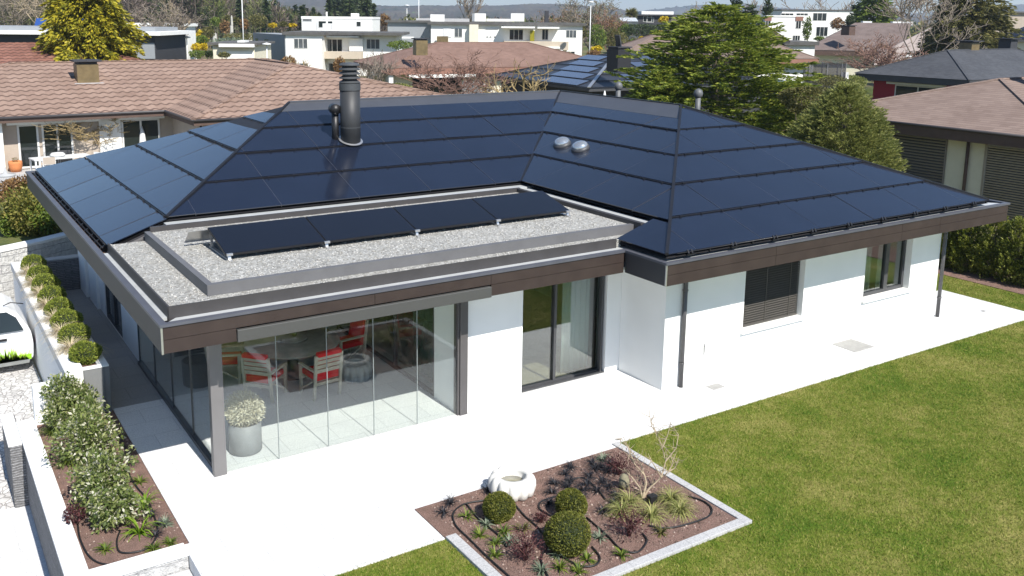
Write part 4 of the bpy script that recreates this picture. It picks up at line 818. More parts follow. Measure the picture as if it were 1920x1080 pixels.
def hose(pts, label, r=.013, z=.035):
    P = [Vector(G(x, y, z)) for x, y in pts]; out = []
    for i in range(len(P)-1):
        p0, p1, p2, p3 = P[max(i-1, 0)], P[i], P[i+1], P[min(i+2, len(P)-1)]
        for t in (0, .25, .5, .75): out.append(.5*((2*p1)+(p2-p0)*t+(2*p0-5*p1+4*p2-p3)*t*t+(3*p1-p0-3*p2+p3)*t**3))
    out.append(P[-1]); mb = MB(); mb.tube(out, r, 7); tag(mb.build('irrigation_hose', HOSE), label, 'hose', 'black irrigation hoses')
hose([(225, 815), (240, 860), (243, 890), (258, 915), (275, 935), (290, 970), (295, 1000), (280, 1025), (255, 1035), (225, 1035), (219, 1015), (225, 995)], 'black irrigation hose winding along terrace edge of the side bed', z=.015)
hose([(146, 985), (150, 1010), (165, 1040), (185, 1055), (215, 1060)], 'short black irrigation hose in the front corner of the side bed', z=.015)
# ================================================================ FLOWER BED
for (px, py, r, lb) in ((936, 952, .235, 'clipped green ball shrub in front of the white bird bath'), (1071, 946, .235, 'clipped green ball shrub standing right of the bird bath'), (1064, 1001, .315, 'largest clipped green ball shrub, in the middle of the flower bed')):
    c = G(px, py, r*.85); T = thing('ball_shrub', lb, 'shrub', (c[0], c[1], .03), 'clipped ball shrubs in the flower bed'); core(c, (r*.88, r*.88, r*.8)).build('twig_core', MATS['inner_foliage'], T)
    V, F = blob(c, (r, r, r*.95), 6500, .034, .015, shell=.14, amp=.04); npmesh('leaves', V, F, F_BALL, T)
for (px, py, R, lb) in ((985, 1050, (.3, .3, .22), 'dark purple shrub in front of the largest ball shrub'), (1180, 1005, (.3, .3, .24), 'dark purple shrub beside the variegated sedges'), (1160, 890, (.3, .25, .2), 'dark purple shrub at the foot of the bare twisted shrub'), (1015, 980, (.12, .12, .09), 'tiny reddish shrub between the ball shrubs')):
    c = G(px, py, .03); T = shrub('purple_shrub', tuple(c), R, int(2600*R[0]), .045, .014, F_PUR, lb, 'dark purple shrubs in the flower bed', stems=9, sm=mat('purple_twig', (.09, .035, .03), .9), shell=.9, amp=.25)
for i, (px, py) in enumerate(((1165, 965), (1222, 970), (1258, 940), (1275, 962), (1180, 945))): tuft('variegated_sedge', tuple(G(px, py, .03)), .32, 170, .007, F_VAR, ['arching yellow variegated sedge left of its group in flower bed', 'arching yellow variegated sedge behind the purple shrub', 'arching yellow variegated sedge farthest back by the granite edging', 'arching yellow variegated sedge nearest the lawn corner', 'arching variegated sedge hidden behind the purple shrub top'][i], 'variegated sedges in the flower bed', .8)
for i, (px, py) in enumerate(((832, 962), (845, 945), (915, 922), (1070, 878), (1068, 905), (1110, 870), (1115, 880), (1100, 910), (1065, 915), (1130, 905), (1140, 915), (1155, 930), (1095, 920), (1040, 908), (1060, 890), (1125, 875), (1140, 885), (1035, 925), (1030, 945), (1150, 945), (1130, 962), (1105, 895), (1085, 930), (1145, 870), (1120, 922))): tuft('black_grass', tuple(G(px, py, .03)), .19, 50, .007, F_BLK, BLKL, 'small black grass tufts in both beds', .85)
for i, (px, py, m, lb) in enumerate(((875, 970, F_GRN, 'low green perennial by the first hose loop of flower bed'), (912, 985, F_SIL, 'silvery perennial in front of the left ball shrub'), (945, 1000, F_GRN, 'bright green perennial near the middle of the second hose'), (900, 1005, F_GRN, 'green rosette perennial between the two left hoses'), (930, 1020, F_GRN, 'broad green perennial behind the front purple shrub'), (928, 1043, F_GRN, 'lowest green perennial at the left edge of flower bed'), (1125, 1010, F_SIL, 'blue green perennial between ball shrub and purple shrub'), (1165, 1043, F_GRN, 'small green perennial near the front edging of flower bed'), (1045, 1045, F_SIL, 'silvery perennial under the largest ball shrub'), (1015, 1072, F_SIL, 'silvery perennial at the lower frame edge of the flower bed'), (1050, 1066, F_GRN, 'green perennial near the front edging corner'), (1085, 1074, F_GRN, 'lush green perennial beside the front edging'), (980, 995, F_OLV, 'olive perennial between two hoses in flower bed centre'), (1240, 1000, F_OLV, 'thin olive perennial near the right hose loop'), (1100, 1050, F_GRN, 'green perennial inside the front hose loop'), (1130, 862, F_SIL, 'grey green strap perennial at the back of flower bed'), (1085, 970, F_SIL, 'grey leafed perennial right of the back ball shrub'), (955, 1018, F_SIL, 'pale dry perennial behind the front purple shrub'))): tuft('perennial', tuple(G(px, py, .03)), .16, 40, .013, m, lb, SG, .9, 'plant', .3)
hose([(965, 945), (985, 968), (1010, 990), (1025, 1015), (1015, 1050), (1030, 1085)], 'black irrigation hose running from bird bath past the largest ball shrub', z=.05)
hose([(910, 938), (870, 945), (850, 962), (855, 985), (880, 1010), (915, 1045), (960, 1085)], 'black irrigation hose looping along the left side of the flower bed', z=.05)
hose([(875, 945), (900, 975), (935, 1003), (950, 1025)], 'black irrigation hose between the left loop and the ball shrub', z=.05)
hose([(1045, 930), (1015, 940), (1013, 955), (1040, 970)], 'short black irrigation hose curving round the right ball shrub', z=.05)
hose([(1100, 970), (1140, 1005), (1165, 1030), (1195, 1035), (1213, 1015), (1205, 1000)], 'black irrigation hose looping round the right purple shrub', z=.05)
hose([(1050, 1040), (1085, 1060), (1115, 1060), (1125, 1045), (1110, 1025)], 'black irrigation hose looping in front of the largest ball shrub', z=.05)
hose([(1215, 985), (1245, 990), (1280, 985), (1325, 970), (1335, 955), (1320, 940), (1290, 930)], 'black irrigation hose looping near the lawn corner of flower bed', z=.05)
hose([(1060, 905), (1090, 895), (1115, 912), (1135, 935)], 'black irrigation hose among the black grass tufts', z=.05)
c = G(1222, 945, .03); sg = thing('garden_spotlight', 'small black garden spotlight beside the variegated sedges', 'spotlight', tuple(c)); MB().box(c[0]-.07, c[1]-.05, .06, c[0]+.07, c[1]+.05, .18).build('housing', BLACKM, sg, bevel=.01); MB().tube([(c[0], c[1], .0), (c[0], c[1], .07)], .012, 8).build('spike', BLACKM, sg)
c = G(1170, 915, .03); mb = MB(); mb.lathe((c[0], c[1], .02), [(.05, 0), (.08, .06), (.085, .14), (.06, .22), (.02, .25)], 14); tag(mb.build('stone_ornament', mat('mossy_stone', (.22, .2, .13), .9, .2, 20)), 'small mossy stone ornament under the bare twisted shrub', 'ornament')
# bare twisted shrub
c = G(1205, 935, .03); T = thing('bare_shrub', 'bare twisted shrub with pale branches at the right end of the flower bed', 'shrub', tuple(c)); base = Vector(c)
mb = MB()
def path(pts, r): 
    P = [Vector(K(x, y, D)) for x, y, D in pts]; mb.tube(P, [r*(1-.75*i/(len(P)-1)) for i in range(len(P))], 6, cap=False); return P
Dc = float((c-CAM)@CF); rnd = random.Random(5); tips = []
for pts in ([(1205, 935), (1218, 915), (1240, 895), (1253, 885)], [(1205, 935), (1212, 905), (1208, 890), (1190, 870), (1175, 850)], [(1205, 935), (1200, 915), (1185, 895), (1170, 880)], [(1240, 895), (1248, 865), (1242, 840), (1232, 812), (1220, 790)], [(1253, 885), (1262, 868), (1256, 850), (1240, 830)], [(1208, 890), (1200, 868), (1178, 840), (1165, 822), (1152, 825)], [(1242, 840), (1252, 815), (1258, 790)], [(1248, 865), (1268, 840), (1272, 815), (1262, 800)], [(1232, 812), (1222, 800), (1218, 780)], [(1190, 870), (1180, 845), (1172, 825)], [(1253, 885), (1265, 878), (1273, 862)], [(1240, 895), (1225, 870), (1215, 850)]):
    d = Dc+rnd.uniform(-.12, .12); P = path([(x, y, Dc if i == 0 and y > 890 else d) for i, (x, y) in enumerate(pts)], .019 if pts[0][1] > 920 else .011); tips.append(P)
for P in tips:
    for i in range(1, len(P)):
        for k in range(4):
            q = P[i].lerp(P[i-1], rnd.random()); d = Vector((rnd.gauss(0, 1), rnd.gauss(0, 1), rnd.gauss(.4, .8))).normalized(); m_ = q+d*.08+Vector((rnd.gauss(0, .02), rnd.gauss(0, .02), 0)); mb.tube([q, m_, m_+(d+Vector((rnd.gauss(0, .5), rnd.gauss(0, .5), .3))).normalized()*.09], [.005, .0035, .002], 4, cap=False)
mb.build('branch', BARK_P, T)
nC = 5200; cxs = RNG.uniform(-1.2, 7.0, nC); cys = np.where(cxs < .05, RNG.uniform(-.68, 4.45, nC), RNG.uniform(-4.23, -1.57, nC)); kk = (cxs < .04) | (cxs > 3.32); cxs, cys = cxs[kk], cys[kk]; m_ = len(cxs); r_ = RNG.uniform(.007, .024, m_)
czs = np.where(cxs < .05, .0, .03); ov = octv[None]*r_[:, None, None]*RNG.uniform(.5, 1.5, (m_, 1, 3)); sv = (ov+np.stack([cxs, cys, czs], 1)[:, None, :]).reshape(-1, 3); sf = (octf[None]+6*np.arange(m_)[:, None, None]).reshape(-1, 3)
n_ = N('bark_mulch'); n_.base(n_.ramp(n_.n('NewGeometry').outputs['Random Per Island'], [(0, (.06, .038, .03)), (.6, (.22, .15, .12)), (1, (.42, .33, .28))])); n_.set(Roughness=.95)
tag(npmesh('bark_mulch', sv, sf, n_.m), 'loose brown soil crumbs and bark mulch on the beds', 'mulch', kind='stuff')
# ================================================================ CAR
cx, cy, cz = -.75, 9.0, -.6
car = thing('white_car', 'white car with a green grass graphic along its side, parked by the planter', 'car', (cx-2, cy+.8, cz))
prof = [(0, .32), (.02, .62), (-.01, .9), (-.06, 1.02), (-.24, 1.32), (-.42, 1.46), (-1.5, 1.54), (-2.3, 1.5), (-2.75, 1.36), (-3.3, 1.0), (-4.0, .88), (-4.25, .7), (-4.3, .4), (-4.2, .22), (-.15, .22)]
mb = MB(); n = len(prof); W_ = 1.72
secs = [(0.0, .0, .9), (.05, .0, 1.0), (W_-.05, .0, 1.0), (W_, .0, .9)]
def inset(x, z, s): return (cx-2.1+(x+2.1)*(1-(1-s)*.12), cz+z*(1-(1-s)*.1)) 
rings = []
for yv, _, s in secs:
    ring_ = []
    for x, z in prof:
        tum = .16*max(0, (z-.95))/.55; yy = yv+(tum if yv < W_/2 else -tum); a = inset(x, z, s); ring_.append((a[0], cy+yy, a[1]))
    rings.append(ring_)
vs = [p for r in rings for p in r]; fs = [(r*n+i, r*n+(i+1) % n, (r+1)*n+(i+1) % n, (r+1)*n+i) for r in range(3) for i in range(n)]+[tuple(range(n))[::-1], tuple(range(3*n, 4*n))]
mb.add(vs, fs); body = mb.build('body', CARW, car, bevel=.04)
def sidept(x, z, off): tum = .16*max(0, (z-.95))/.55; return (cx+x, cy+tum-off, cz+z)
def decal(poly, m, name, off=.006, parent=car):
    b = MB(); b.hexa([sidept(x, z, -.01) for x, z in poly], [sidept(x, z, off) for x, z in poly]); return b.build(name, m, parent)
decal([(-.16, .98), (-1.05, .98), (-1.05, 1.42), (-.46, 1.4), (-.28, 1.26)], PANE, 'side_window', .012); decal([(-1.09, .98), (-2.1, .98), (-2.1, 1.41), (-1.09, 1.4)], PANE, 'side_window', .012)
decal([(-2.14, .98), (-3.1, .98), (-2.75, 1.3), (-2.14, 1.41)], PANE, 'side_window', .012)
b = MB(); b.box(cx-.66, cy-.035, cz+.80, cx-.5, cy-.004, cz+.85); b.build('door_handle', BLACKM, car)
GG = leafmat('green_grass_graphic', [(.2, (.22, .45, .02)), (.6, (.36, .6, .03)), (.9, (.55, .72, .12))], trans=0)
mb = MB(); rg = random.Random(3)
for i in range(460):
    x = -rg.uniform(.12, 2.4); h = rg.uniform(.1, .4)*(.7 if x > -.4 else 1); w_ = rg.uniform(.01, .024); ln = rg.uniform(-.07, .07); z0 = .3
    mb.add([sidept(x-w_, z0, .007), sidept(x+w_, z0, .007), sidept(x+ln, z0+h, .007)], [(0, 1, 2)])
mb.hexa([sidept(x, z, -.01) for x, z in ((-2.5, .3), (-.05, .3), (-.04, .42), (-2.5, .4))], [sidept(x, z, .005) for x, z in ((-2.5, .3), (-.05, .3), (-.04, .42), (-2.5, .4))])
mb.build('grass_graphic', GG, car)
decal([(-2.6, .22), (-.1, .22), (-.08, .3), (-2.6, .3)], mat('dark_sill', (.2, .21, .2), .6), 'sill', .01)
for x in (-1.2, -3.6):
    b = MB()
    for r0, r1, y0, y1, m in ((.31, .31, -.012, .2, 0),): b.tube([(cx+x, cy-.012, cz+.31), (cx+x, cy+.2, cz+.31)], .31, 28)
    wh = b.build('wheel', TYRE, car); b = MB(); b.tube([(cx+x, cy-.022, cz+.31), (cx+x, cy-.01, cz+.31)], .19, 20); b.build('rim', ALU, wh)
b = MB(); b.hexa([(cx-.02, cy+.1, cz+.62), (cx+.025, cy+.1, cz+.62), (cx+.025, cy+.35, cz+.62), (cx-.02, cy+.35, cz+.62)], [(cx-.06, cy+.12, cz+.85), (cx-.01, cy+.12, cz+.85), (cx-.01, cy+.3, cz+.85), (cx-.06, cy+.3, cz+.85)]); b.build('tail_light', RED, car)
b = MB(); b.tube([(cx-.5, cy+.3, cz+1.5), (cx-.35, cy+.28, cz+1.56), (cx-.1, cy+.26, cz+1.5)], .012, 6); b.build('roof_antenna', BLACKM, car)
# ================================================================ NEIGHBOURHOOD
def onx(px, py, X): d = ray(px, py); return CAM+d*((X-CAM[0])/d[0])
def ony(px, py, Y): d = ray(px, py); return CAM+d*((Y-CAM[1])/d[1])
def onplane(px, py, p, n): d = ray(px, py); n = np.array(n, float); return CAM+d*(((np.array(p)-CAM)@n)/(d@n))
FRW = mat('white_window_frame', (.62, .62, .6), .6, .03)
def window(root, F, a0, a1, b0, b1, fm=None, pm=None, mull=0, name='window', proud=.05, t=.06):
    mb = MB(); mb.fbox(F, a0, a0+t, b0, b1, 0.002, proud); mb.fbox(F, a1-t, a1, b0, b1, .002, proud); mb.fbox(F, a0+t, a1-t, b0, b0+t, .002, proud); mb.fbox(F, a0+t, a1-t, b1-t, b1, .002, proud)
    for k in range(mull): x = a0+(a1-a0)*(k+1)/(mull+1); mb.fbox(F, x-t/2, x+t/2, b0+t, b1-t, .002, proud)
    w = mb.build(name, fm or FRW, root); p = MB(); p.fbox(F, a0+t*.5, a1-t*.5, b0+t*.5, b1-t*.5, -.02, .018); p.build('pane', pm or PANE, w); return w
def slats(root, F, a0, a1, b0, b1, m, step=.09, name='roller_shutter'):
    mb = MB(); z = b0
    while z < b1: mb.add([F(a0, z, .03), F(a1, z, .03), F(a1, z+step*.66, .085), F(a0, z+step*.66, .085), F(a0, z+step*.7, .02), F(a1, z+step*.7, .02)], [(0, 1, 2, 3), (3, 2, 5, 4)]); z += step
    mb.fbox(F, a0, a1, b0, b1, -.02, .015, 1); mb.fbox(F, a0-.05, a0, b0, b1, 0, .09); mb.fbox(F, a1, a1+.05, b0, b1, 0, .09); return mb.build(name, [m, DKB], root)
def chimney(root, x, y, z0, z1, w, m, d=None, rot=0, cap=.12, capm=None):
    d = d or w; F = frame((x, y, 0), (math.cos(rot), math.sin(rot))); mb = MB(); mb.fbox(F, -w/2, w/2, z0, z1, -d/2, d/2); c = mb.build('chimney', m, root)
    mb = MB(); mb.fbox(F, -w/2-cap, w/2+cap, z1+.12, z1+.2, -d/2-cap, d/2+cap); mb.fbox(F, -w/2+.05, w/2-.05, z1, z1+.12, -d/2+.05, d/2-.05); mb.build('chimney_cap', capm or DKB, c); return c
# a low hip roof with eaves, walls and hip caps
def hip_parts(root, o, u, Lu, Lv, ze, zr, ov, wm, rm, fm, fh=.28, z0=-.1, walls=True, th=.1, gutter=None):
    o = np.array([o[0], o[1]], float); u = unit(np.array(u, float)); v = np.array([-u[1], u[0]]); P = lambda a, b: o+u*a+v*b
    A, B, C, D = P(0, 0), P(Lu, 0), P(Lu, Lv), P(0, Lv)
    if Lu >= Lv: p, q = P(Lv/2, Lv/2), P(Lu-Lv/2, Lv/2)
    else: p, q = P(Lu/2, Lu/2), P(Lu/2, Lv-Lu/2)
    e = lambda X, z: (X[0], X[1], z); mb = MB()
    vs = [e(A, ze), e(B, ze), e(C, ze), e(D, ze), e(p, zr), e(q, zr)]
    fs = [(0, 1, 5, 4), (1, 2, 5), (2, 3, 4, 5), (3, 0, 4)] if Lu >= Lv else [(0, 1, 4), (1, 2, 5, 4), (2, 3, 5), (3, 0, 4, 5)]
    mb.add(vs, fs); r = mb.build('roof', rm, root)
    i = .04; mb = MB(); ins = [P(i, i), P(Lu-i, i), P(Lu-i, Lv-i), P(i, Lv-i)]; mb.prism([tuple(x) for x in ins], ze-fh, ze-.02); mb.build('eaves', fm, root)
    mb = MB()
    for a, b in ((vs[0], vs[4]), (vs[1], vs[5] if Lu >= Lv else vs[4]), (vs[2], vs[5]), (vs[3], vs[4] if Lu >= Lv else vs[5]), (vs[4], vs[5])): mb.bar((a[0], a[1], a[2]+.02), (b[0], b[1], b[2]+.02), .22, .06)
    cap = mb.build('hip_cap', rm, r)
    if walls:
        mb = MB(); mb.prism([tuple(P(ov, ov)), tuple(P(Lu-ov, ov)), tuple(P(Lu-ov, Lv-ov)), tuple(P(ov, Lv-ov))], z0, ze-fh+.005); mb.build('wall', wm, root)
    e0 = lambda X: (X[0], X[1], 0)
    if gutter:
        mb = MB(); g = .07
        for X, Y in ((A, B), (D, A), (B, C)): mb.tube([(X[0], X[1], ze-.04), (Y[0], Y[1], ze-.04)], .065, 8)
        mb.build('gutter', gutter, root)
    return r, frame(e0(P(ov, ov)), u), frame(e0(P(ov, Lv-ov)), -v), frame(e0(P(Lu-ov, ov)), v), P
def hip_house(name, label, o, u, Lu, Lv, *a, **k):
    u_ = unit(np.array(u, float)); c = np.array(o)+u_*Lu/2+np.array([-u_[1], u_[0]])*Lv/2; root = thing(name, label, 'house', (c[0], c[1], 0)); return (root,)+hip_parts(root, o, u, Lu, Lv, *a, **k)
GUT = mat('dark_gutter', (.045, .04, .042), .5, .1)
# --- tiled house on the left
TH = thing('tiled_house', 'low house with pinkish brown tiled hip roof and white framed patio doors, on the left', 'house', (8, 38, 0))
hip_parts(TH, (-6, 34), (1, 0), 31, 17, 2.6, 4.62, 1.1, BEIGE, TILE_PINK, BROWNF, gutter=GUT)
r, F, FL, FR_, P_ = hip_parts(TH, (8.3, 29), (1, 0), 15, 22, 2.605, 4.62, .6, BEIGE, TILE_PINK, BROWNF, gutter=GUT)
Fm = frame((0, 35.1, 0), (1, 0))
for (x0, x1, b1, m) in ((32, 72, 2.2, 0), (78, 136, 2.2, 1), (228, 300, 2.2, 1)): window(TH, Fm, ony(x0, 250, 35.1)[0], ony(x1, 250, 35.1)[0], .05, 2.12, mull=m, t=.09, pm=PANE)
mb = MB()
for (x0, x1) in ((10, 186), (216, 304)): mb.fbox(Fm, ony(x0, 228, 35.1)[0], ony(x1, 228, 35.1)[0], 2.16, 2.34, .3, .55)
mb.build('awning', WHITEB, TH)
mb = MB(); a0 = ony(186, 250, 35.1)[0]; a1 = ony(227, 250, 35.1)[0]; mb.fbox(Fm, a0, a1, 0, 2.3, .002, .06); mb.build('wall_panel', WHITEB, TH)
cx0 = G(6, 320)[0]; mb = MB(); mb.box(cx0-.35, 34.5, 0, cx0+.05, 34.9, 2.35); mb.build('column', WHITEB, TH)
mb = MB(); mb.tube([(8.75, 29.45, 0), (8.75, 29.45, 2.35)], .05, 8); mb.build('downpipe', GUT, TH)
cc = G(163, 153, 3.75); chimney(TH, cc[0], cc[1], 3.3, 4.68, 1.05, BRONZE, cap=.15)
MB().fbox(frame((cc[0], cc[1], 0), (1, 0)), -.7, .7, 3.6, 3.72, -.1, .72).build('flashing', mat('lead_flashing', (.4, .41, .42), .5), TH)
# terrace things of that house
def table4(name, label, c, u, L, W, h, m):
    F = frame((c[0], c[1], 0), u); T = thing(name, label, 'table', (c[0], c[1], 0)); MB().fbox(F, -L/2, L/2, h-.05, h, -W/2, W/2).build('tabletop', m, T)
    for a in (-L/2+.06, L/2-.06):
        for b in (-W/2+.06, W/2-.06): MB().fbox(F, a-.035, a+.035, .0, h-.05, b-.035, b+.035).build('leg', m, T)
table4('garden_table', 'long white table on the terrace of the tiled house', (3.35, 33.4), (1, .15), 2.5, .95, .74, LAMPW)
cu = MB(); cu.lathe((3.25, 33.5, .74), [(.2, 0), (.32, .03), (.33, .1), (.25, .17), (.02, .19)], 20); tag(cu.build('cushion', LAMPW), 'white cushion lying on the long white terrace table', 'cushion')
for i, (x, y, rz, lb) in enumerate(((2.75, 32.75, 0, 'white garden chair in front of the long white table'), (4.75, 33.0, 2.2, 'white garden chair at the right end of the long white table'), (3.7, 34.35, pi, 'dark garden chair behind the long white table'))):
    T = thing('garden_chair', lb, 'chair', (x, y, 0), 'chairs round the white terrace table'); T.rotation_euler.z = rz; m = LAMPW if i < 2 else ANTH
    for sx in (-.25, .25):
        for sy in (-.25, .25): b = MB(); b.bar((sx, sy, 0), (sx, sy, .43 if sy > 0 else .85), .035, .035); b.build('leg', m, T, local=True)
    b = MB(); b.box(-.27, -.27, .43, .27, .27, .46); b.build('seat', m, T, local=True); b = MB(); b.box(-.25, -.28, .55, .25, -.25, .86); b.build('backrest', BEIGE if i == 0 else m, T, local=True)
    for sx in (-.26, .26): b = MB(); b.bar((sx, -.26, .64), (sx, .26, .64), .04, .03); b.build('armrest', m, T, local=True)
for i, (px, py, r, lb) in enumerate(((30, 322, .3, 'larger orange terracotta pot beside the white terrace column'), (51, 314, .26, 'smaller orange terracotta pot to the right of its pair'))):
    c = G(px, py, 0); T = thing('flower_pot', lb, 'flower pot', (c[0], c[1], 0), 'terracotta pots on the neighbour terrace'); MB().lathe(tuple(c), [(r*.7, 0), (r*.95, .2), (r, .4), (r*.95, .5), (r*.85, .5), (r*.8, .42), (.01, .4)], 20).build('pot', TERRA, T); V, F = blob((c[0], c[1], .55), (r*.5, r*.5, .12), 120, .08, .02); npmesh('leaves', V, F, F_OLV, T)
b_ = G(10, 330, 0); T = thing('parasol_stand', 'round grey parasol base in front of the white column', 'parasol base', tuple(b_)); MB().lathe(tuple(b_), [(.42, 0), (.42, .08), (.1, .12), (.03, .4)], 24).build('base', CONC, T)
for px, D, lb in ((266, 46, 'closed white parasol in front of the right patio doors'), (275.5, 47.5, 'lower closed white parasol right behind the first one')):
    t = K(px, 238 if px < 270 else 253, D); T = thing('parasol', lb, 'parasol', (t[0], t[1], 0), 'closed white parasols'); MB().tube([(t[0], t[1], 0), (t[0], t[1], t[2])], .03, 8).build('pole', ALU, T); MB().lathe((t[0], t[1], 0), [(.1, .4), (.2, .55), (.19, t[2]-.9), (.12, t[2]-.3), (.03, t[2]+.02)], 14).build('canopy', LAMPW, T)
# --- dark red tiled house behind
a = G(115, 80, 5.0); RT = thing('tiled_house', 'dark red tiled roof house behind the yellow conifer', 'house', (a[0]-8, a[1], 0))
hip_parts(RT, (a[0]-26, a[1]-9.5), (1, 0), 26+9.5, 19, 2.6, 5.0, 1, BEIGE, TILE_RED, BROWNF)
# --- brown hip roofed house
BH, r, F, FL, FR_, P_ = hip_house('hip_roofed_house', 'brown hip roofed house with rust brown eaves and white awning behind bare shrubs', (35.5, 64.4), (16, -3.4), 24, 14, 2.6, 4.75, 1.2, CREAM, TILE_BROWN, RUSTF, fh=.6)
cc = G(788, 93, 4.3); chimney(BH, cc[0], cc[1], 3.8, 5.15, 1.1, BRONZE, rot=-.2)
window(BH, F, 1.6, 6.5, .05, 1.98, fm=WOODBOX, mull=2, t=.12); mb = MB(); mb.fbox(F, .9, 7.5, 1.7, 1.98, .3, 1.4); mb.build('awning', WHITEB, BH)
mb = MB(); mb.fbox(F, -.9, -.5, 0, 2.0, .5, .9); mb.build('column', WHITEB, BH); window(BH, FL, 2, 5, .6, 1.9); window(BH, FL, 6, 8, .6, 1.9)
g = G(872, 178, .0); wl_ = thing('garden_wall', 'white garden wall in front of the brown hip roofed house', 'wall', (g[0]+2, g[1]+2, 0)); p0, p1 = K(867, 178, 76), K(920, 178, 74); Fw = frame((p0[0], p0[1], 0), (p1-p0)[:2]); Lw = float(np.linalg.norm((p1-p0)[:2])); mb = MB(); mb.fbox(Fw, 0, Lw*.75, 0, 2.1, -.3, 0); mb.fbox(Fw, Lw*.751, Lw, 0, 1.7, -.3, 0); mb.build('wall', WHITEB, wl_)
# --- solar roofed house behind
def m_solroof():
    n = N('matt_black_roof_panel'); n.base(n.ramp(n.noise(.7, 4), [(.3, (.022, .024, .03)), (.7, (.036, .039, .047))])); n.set(Roughness=.38, Specular_IOR_Level=.5); return n.m
SOLR = m_solroof()
SH, r, F, FL, FR_, P_ = hip_house('solar_house', 'dark house with black panelled hip roof and pale hip caps behind the main ridge', (36.7, 36.4), (1, -.1), 17, 15, 2.6, 4.75, .8, DKB, SOLR, ANTH, fh=.22)
def plane_pts(o, u, ze, zr, half):
    u = unit(np.array(u, float)); v = np.array([-u[1], u[0]]); return lambda a, t: np.array([*(np.array(o)+u*a+v*(half*t)), ze+(zr-ze)*t+.05])
pa = plane_pts((36.7, 36.4), (1, -.1), 2.6, 4.75, 7.5); mb = MB()
for k in range(6): t = (k+.02)/6; mb.bar(pa(7.5*t+.1, t), pa(17-7.5*t-.1, t), .06, .05)
uu = unit(np.array([1, -.1])); vv = np.array([.1, 1])/math.hypot(.1, 1); pl_ = lambda b, t: np.array([*(np.array((36.7, 36.4))+vv*b+uu*(7.5*t)), 2.6+2.15*t+.05])
for k in range(6): t = (k+.02)/6; mb.bar(pl_(7.5*t+.1, t), pl_(15-7.5*t-.1, t), .06, .05)
mb.build('roof_rail', BLACKM, r)
for k in range(5):
    t0, t1 = (k+.12)/6, (k+.92)/6; a0 = 7.5*t1+1.8-(.35 if k % 2 else 0); m = MB(); q = [pa(a0+.3, t0), pa(a0+4.4, t0), pa(a0+4.4, t1), pa(a0+.3, t1)]; m.slab([tuple(x+np.array([0, 0, .02])) for x in q], .02); m.build('solar_panel', PANEL_L, r)
    b0 = 7.5*t1+.6; m = MB(); q = [pl_(b0+5.0-k*.5, t0), pl_(b0, t0), pl_(b0, t1), pl_(b0+5.0-k*.5, t1)]; m.slab([tuple(x+np.array([0, 0, .02])) for x in q], .02); m.build('solar_panel', PANEL_L, r)
for q0, q1 in ((pa(0, 0), pa(7.5, 1)), (pa(17, 0), pa(9.5, 1))): MB().bar(q0+np.array([0, 0, .02]), q1+np.array([0, 0, .03]), .22, .06).build('hip_cap', ALU, r)
cc = G(1160, 118, 4.3); chimney(SH, cc[0], cc[1], 3.7, 5.2, 1.15, mat('black_clad_chimney', (.02, .02, .022), .5), cap=.05)
t = K(1150, 66, float((cc-CAM)@CF)); mb = MB(); mb.bar((cc[0], cc[1], 5.3), (cc[0]-.2, cc[1], 6.15), .5, .08); mb.bar((cc[0], cc[1], 5.3), (cc[0]+.05, cc[1], 5.6), .12, .12); mb.build('cowl', ANTH, SH)
t = K(1134, 170, 56); T = thing('parasol', 'closed white parasol in front of the black panelled house', 'parasol', (t[0], t[1], 0)); MB().tube([(t[0], t[1], 0), (t[0], t[1], t[2]-.3)], .03, 8).build('pole', ALU, T); MB().lathe((t[0], t[1], 0), [(.12, .8), (.22, 1.0), (.2, t[2]-.9), (.03, t[2])], 12).build('canopy', LAMPW, T)
# --- shuttered house at the right
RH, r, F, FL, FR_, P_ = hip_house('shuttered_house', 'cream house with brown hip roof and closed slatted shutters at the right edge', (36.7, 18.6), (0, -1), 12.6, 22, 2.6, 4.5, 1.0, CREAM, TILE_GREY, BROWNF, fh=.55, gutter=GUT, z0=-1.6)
XW = 37.7; ay = lambda px, py: 17.6-onx(px, py, XW)[1]; az_ = lambda px, py: onx(px, py, XW)[2]
slats(RH, F, ay(1672, 300), ay(1772, 300), -1.4, 2.06, BLIND, .135); slats(RH, F, ay(1848, 330), ay(1848, 330)+3.2, -1.4, 1.86, mat('beige_slats', (.33, .3, .26), .6), .11)
p_ = onx(1815, 300, XW); mb = MB(); mb.tube([(XW-.1, p_[1], -1.4), (XW-.1, p_[1], 2.1)], .075, 8); mb.build('downpipe', BROWNF, RH)
mb = MB(); mb.fbox(F, ay(1848, 330)-.15, ay(1848, 330)-.06, -1.4, 1.95, 0, .03); mb.build('wall_reveal', BEIGE, RH)
cq = onplane(1916, 140, (43, 12.3, 4.5), (1, 0, 0)); chimney(RH, 44.2, 11.0, 3.9, 5.9, .9, DKB, cap=.1)
# --- red walled house
RD, r, F, FL, FR_, P_ = hip_house('slate_house', 'red walled house with dark slate hip roof on the right', (71.2, 41), (0, -1), 10.8, 22, 2.6, 4.8, 1.2, REDB, SLATE, DKB, fh=.55)
window(RD, F, 2.2, 6.6, .1, 1.75, mull=1, t=.1, pm=PANE); mb = MB(); mb.fbox(F, 1.6, 7, 1.8, 1.98, .1, .5); mb.build('awning', LAMPW, RD)
for (px, py, z0, z1) in ((1815, 105, 3.8, 5.4), (1888, 100, 3.8, 5.5)): cc = G(px, py, 4.2); chimney(RD, cc[0], cc[1], z0, z1, 1.25, BRONZE if px < 1850 else DKB, cap=.25)
